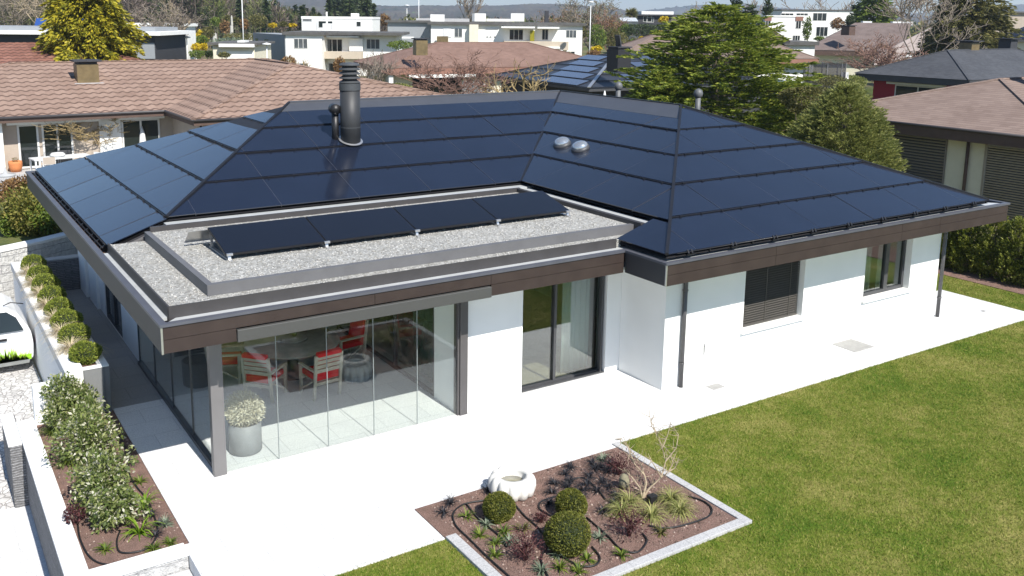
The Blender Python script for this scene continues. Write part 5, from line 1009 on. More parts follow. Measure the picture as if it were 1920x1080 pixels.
# --- generic flat block
def block(root, pts, z0, z1, m, name='wall'): mb = MB(); mb.prism([tuple(p[:2]) for p in pts], z0, z1); return mb.build(name, m, root)
def facing(pxa, pxb, D, py=60, Db=None): a, b = K(pxa, py, D), K(pxb, py, Db or D); u = unit((b-a)[:2]); return frame((a[0], a[1], 0), u), float(np.linalg.norm((b-a)[:2])), a, u
def zat(px, py, D): return float(K(px, py, D)[2])
def flat_house(name, label, pxa, pxb, D, ytop, depth, wm, rm, over=.35, th=.35, Db=None, fm=None, z0=-.1):
    F, L, a, u = facing(pxa, pxb, D, Db=Db); z1 = zat((pxa+pxb)/2, ytop, D); c = F(L/2, 0, -depth/2); root = thing(name, label, 'building', (c[0], c[1], 0))
    mb = MB(); mb.fbox(F, 0, L, z0, z1-th, -depth, 0); mb.build('wall', wm, root); mb = MB(); mb.fbox(F, -over, L+over, z1-th+.002, z1, -depth-over, over); mb.build('roof', rm, root)
    return root, F, L, z1, D
def pxwin(R, x0, x1, y0, y1, **k):
    root, F, L, z1, D = R; o = np.array(F(0, 0, 0)); e = np.array(F(1, 0, 0))-o; n = np.array(F(0, 0, 1))-o
    p = onplane(x0, (y0+y1)/2, o, n); q = onplane(x1, (y0+y1)/2, o, n); za, zb = onplane(x0, y1, o, n)[2], onplane(x0, y0, o, n)[2]; return window(root, F, float((p-o)@e), float((q-o)@e), float(za), float(zb), **k)
def pxbox(R, x0, x1, y0, y1, c0, c1, m, name):
    root, F, L, z1, D = R; o = np.array(F(0, 0, 0)); e = np.array(F(1, 0, 0))-o; n = np.array(F(0, 0, 1))-o
    p = onplane(x0, (y0+y1)/2, o+n*c1, n); q = onplane(x1, (y0+y1)/2, o+n*c1, n); za, zb = onplane(x0, y1, o+n*c1, n)[2], onplane(x0, y0, o+n*c1, n)[2]; mb = MB(); mb.fbox(F, float((p-o)@e), float((q-o)@e), float(za), float(zb), c0, c1); return mb.build(name, m, root)
# --- left apartment block
A = flat_house('apartment_building', 'white apartment block with a grey side wall, left of the two', 535, 603, 112, 60, 12, WHITEB, FLATR, z0=-.5)
root, F, L, z1, D = A
for w_ in ((551, 577, 72, 91, 2), (561, 578, 118, 137, 1)): pxwin(A, *w_[:4], mull=w_[4], pm=PANE_G)
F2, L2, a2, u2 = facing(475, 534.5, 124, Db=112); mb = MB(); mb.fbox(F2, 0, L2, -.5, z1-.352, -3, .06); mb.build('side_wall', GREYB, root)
A2 = (root, F2, L2, z1, 118)
F3, L3, a3, u3 = facing(603.5, 742, 115); mb = MB(); mb.fbox(F3, 0, L3, -.5, z1-.36, -9, 0); mb.build('wall', WHITEB, root); mb = MB(); mb.fbox(F3, .5, L3+1, z1-.35, z1-.02, -9.5, 1.6); mb.build('roof', FLATR, root)
A3 = (root, F3, L3, z1, 115)
pxwin(A3, 613, 642, 73, 97, mull=2); pxwin(A3, 687, 712, 73, 92, mull=2, pm=PANE_G); pxwin(A3, 664, 676, 76, 97); pxwin(A3, 616, 640, 118, 140, mull=1)
pxbox(A3, 604, 678, 97, 110, .1, 1.6, BALC, 'balcony'); pxbox(A3, 612, 672, 67, 70, .1, 1.3, WHITEB, 'awning'); pxbox(A3, 753, 775, 69, 72, .1, 1.3, WHITEB, 'awning'); pxbox(A3, 655, 680, 72, 96, .1, .5, WHITEB, 'pier')
mb = MB(); mb.fbox(F2, 1.2, 2.4, 2.9, 4.3, .061, .1); mb.fbox(F2, 5.4, 7.0, 3.3, 4.3, .061, .1); mb.build('window', PANE_G, root)
for (x0, x1, y0, y1, dd) in ((567, 592, 41, 56, -5), (605, 620, 44, 56, -4)): pxbox(A3, x0, x1, y0, y1, dd-1.5, dd, WHITEB, 'chimney')
pxbox(A3, 611, 614, 22, 44, -4.5, -4.3, WHITEB, 'flue')
UP = flat_house('apartment_building', 'white upper storey block rising behind the left apartment roof', 566, 698, 128, 31, 10, WHITEB, WHITEB, over=.05)
pxwin(UP, 567, 585, 35, 40, pm=PANE_G); pxwin(UP, 597, 624, 39, 52, pm=PANE); pxwin(UP, 668, 677, 40, 50); pxbox(UP, 658, 670, 25, 31, -4, -2, WHITEB, 'chimney')
# --- right apartment block
B = flat_house('apartment_building', 'long white apartment block with beige balconies and dark roof edge, centre', 808, 1092, 135, 42, 14, WHITEB, FLATR, over=.5, th=.4, z0=-.5)
root, F, L, z1, D = B
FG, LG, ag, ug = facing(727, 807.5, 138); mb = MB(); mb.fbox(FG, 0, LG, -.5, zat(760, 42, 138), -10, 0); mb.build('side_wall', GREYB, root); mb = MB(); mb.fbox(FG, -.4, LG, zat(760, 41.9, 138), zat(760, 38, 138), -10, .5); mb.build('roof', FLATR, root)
for w_ in ((852, 867, 53, 70, 1, PANE_G), (955, 981, 55, 75, 2, PANE), (1016, 1028, 55, 75, 1, PANE), (1061, 1081, 56, 71, 2, PANE_G), (962, 985, 95, 108, 2, PANE_G), (1062, 1078, 96, 110, 1, PANE), (1015, 1030, 95, 108, 0, PANE)): pxwin(B, *w_[:4], mull=w_[4], pm=w_[5])
pxbox(B, 831, 846, 53, 70, 0, .06, mat('pale_shutter', (.62, .63, .63), .7), 'roller_shutter'); pxbox(B, 911, 934, 53.5, 55, 0, .08, GREYB, 'shutter_box')
for x0 in (912, 918, 926): pxbox(B, x0, x0+3.5, 68.5, 70, 0, .05, DKB, 'slot')
pxbox(B, 945, 1066, 77, 93, 0, 1.5, BALC, 'balcony'); pxbox(B, 880, 897, 46, 80, 0, 1.0, CREAM, 'pier'); pxbox(B, 819, 840, 68, 79, .5, 1.5, BRONZE, 'screen'); pxbox(B, 940, 1003, 49.5, 52.5, .1, 1.6, WHITEB, 'awning'); pxbox(B, 1008, 1049, 50.5, 53.5, .1, 1.6, WHITEB, 'awning'); pxbox(B, 1015, 1056, 93.5, 96.5, .1, 1.6, WHITEB, 'awning'); pxbox(B, 974, 1002, 87.5, 91, 1.5, 1.7, WHITEB, 'ledge'); pxbox(B, 1022, 1050, 87.5, 91, 1.5, 1.7, WHITEB, 'ledge')
pxbox(B, 994, 1002, 57, 77, .4, 1.0, F_YEL, 'balcony_plant')
for (x0, x1, y0, y1, m) in ((885, 911, 25, 40, WHITEB), (958, 983, 25, 40, WHITEB), (1022, 1029, 20, 42, DKB), (807, 833, 27, 40, WHITEB)): c_ = pxbox(B, x0, x1, y0, y1, -4.5, -3, m, 'chimney')
pxbox(B, 885, 890, 25, 40, -5, -2.98, GREYB, 'chimney'); pxbox(B, 780, 880, 34, 41, -9, -7, mat('pale_roof_sheet', (.42, .42, .42), .7), 'roof_upstand'); pxbox(B, 912, 960, 35, 40, -8, -7, WHITEB, 'roof_upstand')
# --- flat house with blue panels at the far left
C_ = flat_house('flat_roofed_house', 'low dark flat roofed house with white roof edge and blue panels, far left', -120, 290, 95, 57.5, 10, DKB, WHITEB, over=.8, th=.38)
root, F, L, z1, D = C_
pxbox(C_, 249, 290, 80, 110, 0, .08, GREYB, 'wall_panel'); pxbox(C_, -100, 291, 48, 57, -8, -.8, GREYB, 'roof_upstand'); pxbox(C_, 79, 103, 48, 57, -3, -1, WHITEB, 'roof_dome')
for x0, x1 in ((64, 117), (118, 171), (172, 229)):
    o = np.array(F(0, 0, 0)); n_ = np.array(F(0, 0, 1))-o; p, q = onplane(x0+.5, 48, o-n_*5, n_), onplane(x1-.5, 48, o-n_*5, n_); r_ = onplane(x0, 34, o-n_*5.6, n_); up = np.array([0, 0, r_[2]-p[2]])-n_*.6; mb = MB(); mb.hexa([p, q, q-n_*.1, p-n_*.1], [p+up, q+up, q+up-n_*.1, p+up-n_*.1]); mb.build('solar_panel', PANEL_B, root)
W0 = flat_house('flat_roofed_house', 'white low building with pale roof edge behind the yellow conifer', 222, 322, 118, 44, 10, WHITEB, WHITEB, over=.3, th=.4)
W1_ = flat_house('garage', 'low white fronted garage with dark flat roof beside the grey side wall', 398, 476, 100, 80, 8, CREAM, FLATR, over=.4, th=.25); pxbox(W1_, 410, 476, 82, 88, .2, .7, WHITEB, 'roof_edge'); pxbox(W1_, 425, 475, 96, 112, .0, .1, WHITEB, 'garage_door'); pxbox(W1_, 445, 458, 76, 80, -3, -1, WHITEB, 'roof_dome')
# --- right background
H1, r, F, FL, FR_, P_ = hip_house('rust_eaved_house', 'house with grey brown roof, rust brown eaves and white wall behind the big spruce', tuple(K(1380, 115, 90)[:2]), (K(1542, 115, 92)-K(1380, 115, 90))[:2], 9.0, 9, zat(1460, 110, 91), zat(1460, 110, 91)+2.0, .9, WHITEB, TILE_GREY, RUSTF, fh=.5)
H2 = thing('gabled_house', 'house with large taupe roof and pale pinkish gable on the right', 'house', tuple(K(1650, 90, 130)[:2])+(0,))
a_, b_ = K(1508, 93, 128), K(1690, 102, 124); u_ = unit((b_-a_)[:2]); F = frame((a_[0], a_[1], 0), u_); L = float(np.linalg.norm((b_-a_)[:2])); ze, zr = zat(1580, 95, 126), zat(1660, 43, 133)
mb = MB(); mb.add([F(0, ze, 0), F(L, ze, 0), F(L+1.5, zr, -7), F(6.5, zr, -7), F(0, ze, -14), F(L, ze, -14)], [(0, 1, 2, 3), (4, 0, 3), (3, 2, 5, 4)]); mb.build('roof', TILE_TAUPE, H2)
mb = MB(); mb.fbox(F, .05, L-.05, ze-.7, ze-.02, -13.9, -.05); mb.build('eaves', BROWNF, H2); mb = MB(); mb.fbox(F, 1, L+4, -.1, ze-.69, -13, -1); mb.build('wall', CREAM, H2)
gm = mat('pinkish_gable_boarding', (.5, .42, .4), .9, .12, 2); g0, g1, ga = K(1640, 103, 124), K(1798, 80, 122), K(1755, 46, 123); F4 = frame((g0[0], g0[1], 0), (g1-g0)[:2]); Lg = float(np.linalg.norm((g1-g0)[:2])); zA, zB, zC = g0[2]-.2, g1[2], ga[2]; xm = Lg*.72
mb = MB(); pts_ = [(0, 1.5), (Lg, 1.5), (Lg, zB), (xm, zC), (0, zA)]; mb.add([F4(x, z, 0) for x, z in pts_]+[F4(x, z, -.4) for x, z in pts_], [(0, 1, 2, 3, 4), (9, 8, 7, 6, 5)]+[(i, (i+5), (i+1) % 5+5, (i+1) % 5) for i in range(5)]); mb.build('gable', gm, H2)
mb = MB()
for k in range(4): x = Lg*(.38+.14*k); mb.fbox(F4, x, x+1.0, 1.6, 2.9, .0, .06)
mb.build('window', LAMPW, H2); chimney(H2, *K(1590, 62, 126)[:2], zat(1590, 66, 126), zat(1590, 50, 126), 1.3, BROWNF)
pc_ = K(1672, 40, 134)
for i, (x0, x1) in enumerate(((1618, 1635), (1674, 1712))): fx = MB(); a_, b_ = K(x0, 42, 134), K(x1, 42, 134); Ff = frame((a_[0], a_[1], 0), (b_-a_)[:2]); Lf = float(np.linalg.norm((b_-a_)[:2])); fx.fbox(Ff, 0, Lf, zr-.3, zr+.22, -.8, 0); fx.build('roof_light', LAMPW, H2)
H3 = flat_house('modern_house', 'large white modern house with ribbon windows among trees', 1464, 1600, 165, 18, 12, WHITEB, FLATR, over=.2, th=.2); 
for w_ in ((1464, 1488, 24.5, 29), (1493, 1515, 24.5, 29), (1524, 1550, 24, 39), (1530, 1552, 50, 68)): pxwin(H3, *w_, mull=2)
H4 = flat_house('modern_house', 'white cubic house front with brown window heads beside the cypress', 1436, 1506, 148, 29, 9, WHITEB, WHITEB, over=.1, th=.2); pxbox(H4, 1434, 1447, 31, 39, 0, .1, RUSTF, 'window_head'); pxwin(H4, 1435, 1445, 39, 48, mull=1); pxbox(H4, 1492, 1506, 31, 39, 0, .1, RUSTF, 'window_head'); pxwin(H4, 1492, 1502, 39, 54, mull=1); pxwin(H4, 1486, 1500, 66, 76, mull=2)
H5 = thing('brown_roofed_house', 'small dark brown trapezoid roof in front of the white cubic house', 'house', tuple(K(1440, 70, 120)[:2])+(0,)); hip_parts(H5, tuple(K(1405, 77, 116)[:2]), (K(1482, 77, 116)-K(1405, 77, 116))[:2], M(77, 116), 10, zat(1440, 77, 116), zat(1440, 46, 121), .8, DKB, mat('dark_brown_roof', (.1, .065, .055), .8, .1), DKB, fh=.3)
H6 = flat_house('garage', 'long low garage with dark roof edge and white wall beside the taupe roof', 1474, 1530, 118, 78, 8, WHITEB, FLATR, over=.4, th=.45)
H7 = flat_house('bungalow', 'distant flat white roofed bungalow by the palm tree', 1195, 1265, 190, 27, 12, DKB, DKB, over=.6, th=.3); pxbox(H7, 1203, 1263, 21, 27, -8, -2, WHITEB, 'roof_storey'); pxwin(H7, 1206, 1222, 30, 41, mull=1); pxwin(H7, 1212, 1226, 33, 42, pm=PANE_G)
GH = thing('greenhouse', 'small pale greenhouse below the distant bungalow', 'greenhouse', tuple(K(1178, 38, 178)[:2])+(0,)); Fg, Lg_, a_, u_ = facing(1164, 1196, 178); z0_, z1_ = zat(1180, 45, 178), zat(1180, 33, 178); mb = MB(); mb.fbox(Fg, 0, Lg_, 0, z0_+.5, -3, 0); mb.build('wall', PANE_G, GH); mb = MB(); mb.add([Fg(0, z0_+.5, .1), Fg(Lg_, z0_+.5, .1), Fg(Lg_, z1_, -3), Fg(0, z1_, -3)], [(0, 1, 2, 3)]); mb.build('roof', mat('pale_glazing', (.5, .53, .55), .3), GH)
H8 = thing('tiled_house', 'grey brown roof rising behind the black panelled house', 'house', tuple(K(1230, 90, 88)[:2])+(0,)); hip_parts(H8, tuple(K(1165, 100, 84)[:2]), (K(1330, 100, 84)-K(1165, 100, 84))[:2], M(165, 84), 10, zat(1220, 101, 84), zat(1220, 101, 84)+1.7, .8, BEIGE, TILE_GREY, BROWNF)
H9 = thing('steep_roofed_house', 'dark steep roofed gable end half hidden by the big spruce', 'house', tuple(K(1280, 55, 105)[:2])+(0,)); Fs, Ls, a_, u_ = facing(1240, 1300, 105); zt, zb = zat(1270, 31, 105), zat(1270, 75, 105); mb = MB(); mb.add([Fs(.2, zb, 0), Fs(Ls*.33, zt, 0), Fs(Ls*.33+5, zt, -3), Fs(5, zb, -3), Fs(Ls*.33+2, zb, 2.5), Fs(Ls+3, zb, 1)], [(0, 1, 2, 3), (1, 0, 4), (1, 4, 5, 2)]); mb.build('roof', TILE_TAUPE, H9); mb = MB(); mb.fbox(Fs, 1, Ls, -.1, zb, -4, 0); mb.build('wall', DKB, H9)
HA = thing('solar_house', 'dark blue panelled roof at the right edge behind the conifers', 'house', tuple(K(1900, 60, 125)[:2])+(0,)); hip_parts(HA, tuple(K(1872, 73, 120)[:2]), (K(1990, 76, 116)-K(1872, 73, 120))[:2], M(118, 118), 12, zat(1895, 72, 120), zat(1895, 38, 125), .6, CREAM, PANEL_N, FLATR, fh=.4)
HB = flat_house('bungalow', 'distant low bungalow at the right frame edge above the blue roof', 1866, 1990, 180, 22, 10, BEIGE, FLATR, over=.5, th=.3); pxwin(HB, 1872, 1886, 26, 34, mull=1)
# --- small street things
def lamp(label, px, ytop, D, head=True):
    t = K(px, ytop, D); T = thing('street_lamp', label, 'street lamp', (t[0], t[1], 0), 'street lamps and masts'); MB().tube([(t[0], t[1], 0), (t[0], t[1], t[2])], [.09, .05], 8).build('pole', LAMPW, T)
    if head: MB().lathe((t[0], t[1], t[2]-.05), [(.05, 0), (.42, .06), (.42, .16), (.1, .24), (.02, .26)], 16).build('lamp_head', LAMPW, T)
lamp('white street lamp in front of the grey side wall', 500, 84, 88); lamp('white street lamp left of the garage', 350, 71, 105); lamp('tall thin pale mast rising out of the rock garden', 452, -40, 120, False); lamp('tall thin pale mast behind the long apartment block', 785, -40, 150, False); lamp('slim lamp with white head between the apartment blocks', 763, 11, 150); lamp('tall street lamp on the right of the long apartment block', 1108, 5, 128)
t = K(1590, 140, 85); T = thing('sign_board', 'white sign board on a pole near the red walled house', 'sign', (t[0], t[1], 0)); MB().tube([(t[0], t[1], 0), (t[0], t[1], t[2])], .05, 8).build('pole', ALU, T); Fq, Lq, a_, u_ = facing(1584, 1597, 85); MB().fbox(Fq, 0, Lq, zat(1590, 147, 85), zat(1590, 136, 85), 0, .06).build('board', LAMPW, T)
n = N('net_mesh'); n.t.nodes.remove(n.b); tr = n.n('BsdfTransparent'); df = n.n('BsdfDiffuse'); df.inputs[0].default_value = (.05, .05, .06, 1); mx = n.n('MixShader'); mx.inputs[0].default_value = .6; n.l(tr.outputs[0], mx.inputs[1]); n.l(df.outputs[0], mx.inputs[2]); n.l(mx.outputs[0], n.out.inputs[0]); NET = n.m
c = K(1545, 146, 86); T = thing('trampoline', 'trampoline with dark safety net by the white house wall', 'trampoline', (c[0], c[1], 0)); zt = zat(1545, 119, 86); rr_ = M(36, 86)
MB().lathe((c[0], c[1], 0), [(rr_, .9), (rr_+.1, .95), (rr_, 1.0), (.02, .98)], 24).build('jumping_mat', BLACKM, T)
mb = MB(); vs = []
for k in range(25): a = 2*pi*k/24; vs += [(c[0]+rr_*math.cos(a), c[1]+rr_*math.sin(a), .95), (c[0]+rr_*math.cos(a), c[1]+rr_*math.sin(a), zt)]
mb.add(vs, [(2*i, 2*i+2, 2*i+3, 2*i+1) for i in range(24)]); mb.build('safety_net', NET, T)
for k in range(8): a = 2*pi*k/8; MB().tube([(c[0]+rr_*1.03*math.cos(a), c[1]+rr_*1.03*math.sin(a), 0), (c[0]+rr_*1.03*math.cos(a), c[1]+rr_*1.03*math.sin(a), zt+.1)], .05, 6).build('pole', ANTH, T)
sh = thing('solar_shed', 'low shed roof covered with blue panels behind the rounded hedge', 'shed', tuple(K(1505, 158, 62)[:2])+(0,)); Fq, Lq, a_, u_ = facing(1466, 1536, 60); z_ = zat(1505, 166, 60); MB().fbox(Fq, .3, Lq-.3, 0, z_-.05, -4, -.2).build('wall', WOODBOX, sh); mb = MB(); mb.hexa([Fq(0, z_-.1, 0), Fq(Lq, z_-.1, 0), Fq(Lq-2, z_+.42, -4), Fq(0, z_+.42, -4)], [Fq(0, z_, 0), Fq(Lq, z_, 0), Fq(Lq-2, z_+.52, -4), Fq(0, z_+.52, -4)]); mb.build('roof', PANEL_L, sh)
# ================================================================ TREES AND SHRUBS OF THE NEIGHBOURHOOD
def conifer(name, label, base, H, R, prof, ns, per, sl, L, W, m, tm=BARK, droop=.0, group='conifers of the neighbourhood', hbot=.04, lay=0, flat=.35, tip=.25, seed=0, lean=0, lk=1.0):
    global RNG
    RNG = np.random.default_rng(100+seed)
    T = thing(name, label, 'tree', base, group); ts = np.array([p[0] for p in prof]); rs = np.array([p[1] for p in prof])
    t = RNG.uniform(hbot, 1, ns*3); w_ = np.interp(t, ts, rs); t = t[RNG.uniform(0, w_.max(), len(t)) < w_+.06][:ns]; n = len(t)
    az0 = RNG.uniform(0, 2*pi, n)
    if lay: t = np.clip((np.floor(t*lay)+RNG.normal(size=n)*.24+.5+.35*np.sin(2*az0))/lay, hbot, 1)
    az = az0; lob = 1+lk*(.13*np.sin(3*az+t*9+seed)+.15*np.sin(5*az-t*14+2+seed)+.14*np.sin(8*az+t*27))
    depth = np.clip(1.04-np.abs(RNG.normal(size=n))*.3, .25, 1.15); r = np.interp(t, ts, rs)*R*lob*depth
    o = np.stack([np.cos(az), np.sin(az), np.full(n, tip)-droop+RNG.normal(size=n)*.15], 1); o = unit(o)
    p = np.array(base)+np.stack([r*np.cos(az)+lean*t*H, r*np.sin(az), t*H], 1)-o*sl*.5
    s = np.repeat(np.arange(n), per); q = RNG.uniform(0, 1, len(s)); lat = RNG.normal(size=(len(s), 3)); lat[:, 2] *= flat; wd = (1-q*.75)*sl*.42
    c = p[s]+o[s]*(q*sl)[:, None]+lat*wd[:, None]*.6; c[:, 2] -= droop*sl*q*q*.8
    d = unit(o[s]*.9+lat*.45*np.array([1, 1, .6])+np.array([0, 0, -droop*.5])); V, F = quads(c, d, L*RNG.uniform(.6, 1.3, len(s)), W*RNG.uniform(.7, 1.3, len(s)))
    npmesh('crown', V, F, m, T)
    mb = MB(); b = base; mb.tube([(b[0], b[1], b[2]-.1), (b[0]+lean*H*.5, b[1], b[2]+H*.5), (b[0]+lean*H*.95, b[1], b[2]+H*.95)], [R*.06+.05, R*.04+.03, .02], 8)
    for k in range(26):
        tt = random.uniform(.08, .85); a = random.uniform(0, 2*pi); rr = float(np.interp(tt, ts, rs))*R*.75; mb.tube([(b[0]+lean*tt*H, b[1], b[2]+tt*H), (b[0]+lean*tt*H+rr*math.cos(a), b[1]+rr*math.sin(a), b[2]+tt*H+rr*tip*.6)], [.03+R*.008, .012], 4, cap=False)
    mb.build('trunk', tm, T); return T
gz = lambda px, D: tuple(K(px, 100, D)[:2])+(0.0,)
ROUND = [(0, .55), (.12, .85), (.3, 1), (.5, .97), (.7, .78), (.85, .5), (.95, .22), (1, .05)]
CONE = [(0, .9), (.1, 1), (.3, .82), (.6, .5), (.85, .2), (1, .03)]
conifer('spruce_tree', 'big bushy spruce with layered bright green sprays behind the right part of the main roof', gz(1345, 48), zat(1330, 8, 48), M(158, 48), [(0, .5), (.1, .8), (.28, .98), (.4, 1.0), (.55, .93), (.7, .80), (.82, .62), (.91, .42), (.97, .2), (1, .08)], 1750, 52, .85, .3, .062, F_SPR, flat=.2, tip=.25, droop=.08, seed=1)
conifer('spruce_tree', 'smaller spruce lobe at the left foot of the big spruce', gz(1242, 46.5), zat(1245, 120, 46.5), M(52, 46.5), [(0, .6), (.2, .95), (.45, 1), (.7, .8), (.88, .45), (1, .1)], 620, 38, .8, .29, .06, F_SPR, flat=.3, tip=.3, droop=.06, seed=31)
conifer('soft_conifer', 'feathery yellow green conifer shrub in front of the shuttered house', gz(1592, 37), zat(1590, 158, 37), M(100, 37), [(0, .8), (.2, .98), (.4, 1), (.6, .85), (.8, .55), (.93, .25), (1, .08)], 3000, 28, .45, .17, .032, F_HEM, tip=.55, seed=2, lk=.35, group='conifers of the neighbourhood')
conifer('yellow_conifer', 'bright yellow conifer standing between the two tiled roofs on the left', gz(166, 72), zat(166, -34, 72), M(82, 72), [(0, .9), (.35, 1), (.5, .95), (.75, .72), (1, .4)], 1500, 24, 1.1, .42, .15, F_YEL, droop=.35, tip=.1, seed=3)
conifer('low_conifer', 'low yellow green conifer branch mass left of the bronze chimney', gz(128, 62), zat(128, 92, 62), M(42, 62), ROUND, 330, 24, .7, .3, .1, F_YEL, droop=.3, seed=4)
conifer('conifer', 'tall dark conifer with yellowish drooping outer branches at the upper right', gz(1812, 100), zat(1815, -30, 100), M(80, 100), [(0, 1), (.3, .95), (.5, .8), (.8, .6), (1, .4)], 1300, 20, 1.5, .55, .16, F_OLV, droop=.3, lay=12, seed=5)
conifer('conifer', 'dark conifer core behind the bare tree at the upper right', gz(1778, 108), zat(1775, -40, 108), M(45, 108), CONE, 700, 20, 1.5, .6, .17, F_DARK, droop=.25, seed=6)
conifer('conifer', 'mid green conifer to the right of the modern white house', gz(1632, 145), zat(1632, -30, 145), M(38, 145), [(0, 1), (.5, .85), (1, .4)], 500, 20, 1.8, .8, .22, F_GRN, droop=.3, seed=7)
conifer('conifer', 'dark conifer between the modern white house and the mid green conifer', gz(1604, 150), zat(1604, -20, 150), M(18, 150), CONE, 260, 18, 1.4, .7, .2, F_DARK, seed=8)
conifer('cypress_tree', 'narrow dark cypress by the white cubic house', gz(1434, 150), zat(1434, -12, 150), M(9, 150), [(0, .9), (.3, 1), (.7, .8), (1, .2)], 260, 16, .8, .5, .16, F_DARK, tip=1.2, seed=9)
conifer('conifer', 'rounded dark green tree just behind the top of the big spruce', gz(1402, 118), zat(1402, 10, 118), M(28, 118), ROUND, 320, 18, 1.2, .55, .17, F_DARK, seed=10)
conifer('conifer', 'dark pointed conifer above the top left of big spruce', gz(1375, 135), zat(1375, -25, 135), M(17, 135), CONE, 200, 18, 1.4, .6, .18, F_DARK, seed=11)
conifer('cypress_tree', 'tiny dark cypress poking over the grey part of the long apartment roof', gz(765, 150), zat(765, 27, 150), M(4.5, 150), [(0, .9), (.4, 1), (1, .3)], 60, 14, .6, .4, .14, F_DARK, tip=1.2, seed=12)
# hedges and shrubs
ti = ['frontmost visible thuja of the hedge, cut by the right frame edge', 'second thuja of the hedge from the right frame edge', 'third thuja of the hedge from the right frame edge', 'fourth thuja of the hedge, just right of the house downpipe', 'farthest visible thuja of the hedge, behind the house downpipe']
for i, (x, y) in enumerate(((23.3, -.15), (23.25, .52), (23.3, 1.2), (23.25, 1.9), (23.3, 2.6), (23.25, 3.3), (23.3, 4.0))):
    if i < 5: conifer('thuja', ti[i], (x, y, 0), 1.75+.12*(i % 3), .44, [(0, .8), (.2, 1), (.5, .92), (.8, .6), (.95, .3), (1, .1)], 430, 22, .26, .085, .03, F_THU, tip=1.3, seed=20+i, group='thujas of the hedge')
    else: conifer('thuja', 'thuja of the hedge behind the house corner', (x, y, 0), 1.8, .44, [(0, .8), (.2, 1), (.5, .92), (.8, .6), (.95, .3), (1, .1)], 200, 18, .26, .09, .035, F_THU, tip=1.3, seed=20+i, group='thujas of the hedge')
def bush(label, px, pyb, pw, ph, D, m, n=500, name='shrub', L=None, cat='shrub', group='shrubs of the neighbourhood', shell=.35, stems=4, sm=BARK):
    L = L or max(.12, M(4.2, D)); r = M(pw/2, D); h = zat(px, pyb-ph, D); zb = max(0.0, zat(px, pyb, D)); g = gz(px, D)
    T = thing(name, label, cat, (g[0], g[1], 0), group); c = (g[0], g[1], (zb+h)/2); V, F = blob(c, (r, r, max((h-zb)/2, .2)), n, L, L*.45, shell=shell, amp=.14); npmesh('leaves', V, F, m, T)
    mb = MB()
    for k in range(stems): a = 2*pi*k/stems+.3; mb.tube([(g[0]+.1*math.cos(a), g[1]+.1*math.sin(a), -.03), (g[0]+r*.5*math.cos(a), g[1]+r*.5*math.sin(a), (zb+h)/2)], [.05, .02], 5, cap=False)
    mb.build('stem', sm, T); return T
bush('rounded brownish green hedge bush left of the feathery conifer', 1518, 215, 88, 55, 43, F_OLV, 5200, L=.13, shell=.12)
for i, (px, pyb, pw, ph, m, lb) in enumerate(((25, 440, 75, 80, F_GARD, 'mixed yellow green garden shrub at the left frame edge above the stone wall'), (75, 435, 70, 52, F_GRN, 'green garden shrub above the white wall cap'), (105, 438, 50, 35, F_GARD, 'low yellow green shrub next to the left roof edge'), (12, 385, 60, 45, F_ORG, 'budding brownish shrub at the left frame edge below the tiled house'), (52, 375, 55, 30, F_GARD, 'loose shrub behind the green garden shrubs'), (0, 452, 50, 50, F_GRN, 'green shrub cut by the left frame edge over the stone wall'), (50, 448, 50, 40, F_GARD, 'spreading yellow green shrub hanging over the cap between its green neighbours'), (88, 398, 60, 45, F_OLV, 'olive shrub on the bank behind the others near the roof corner'), (30, 400, 60, 45, F_GARD, 'yellowish shrub on the bank behind the others'))): bush(lb, px, pyb+14, pw*1.3, ph+14, 26.9 if pyb >= 435 else 28.8, m, 3000, L=.12, shell=.6, group='shrubs above the stone wall')
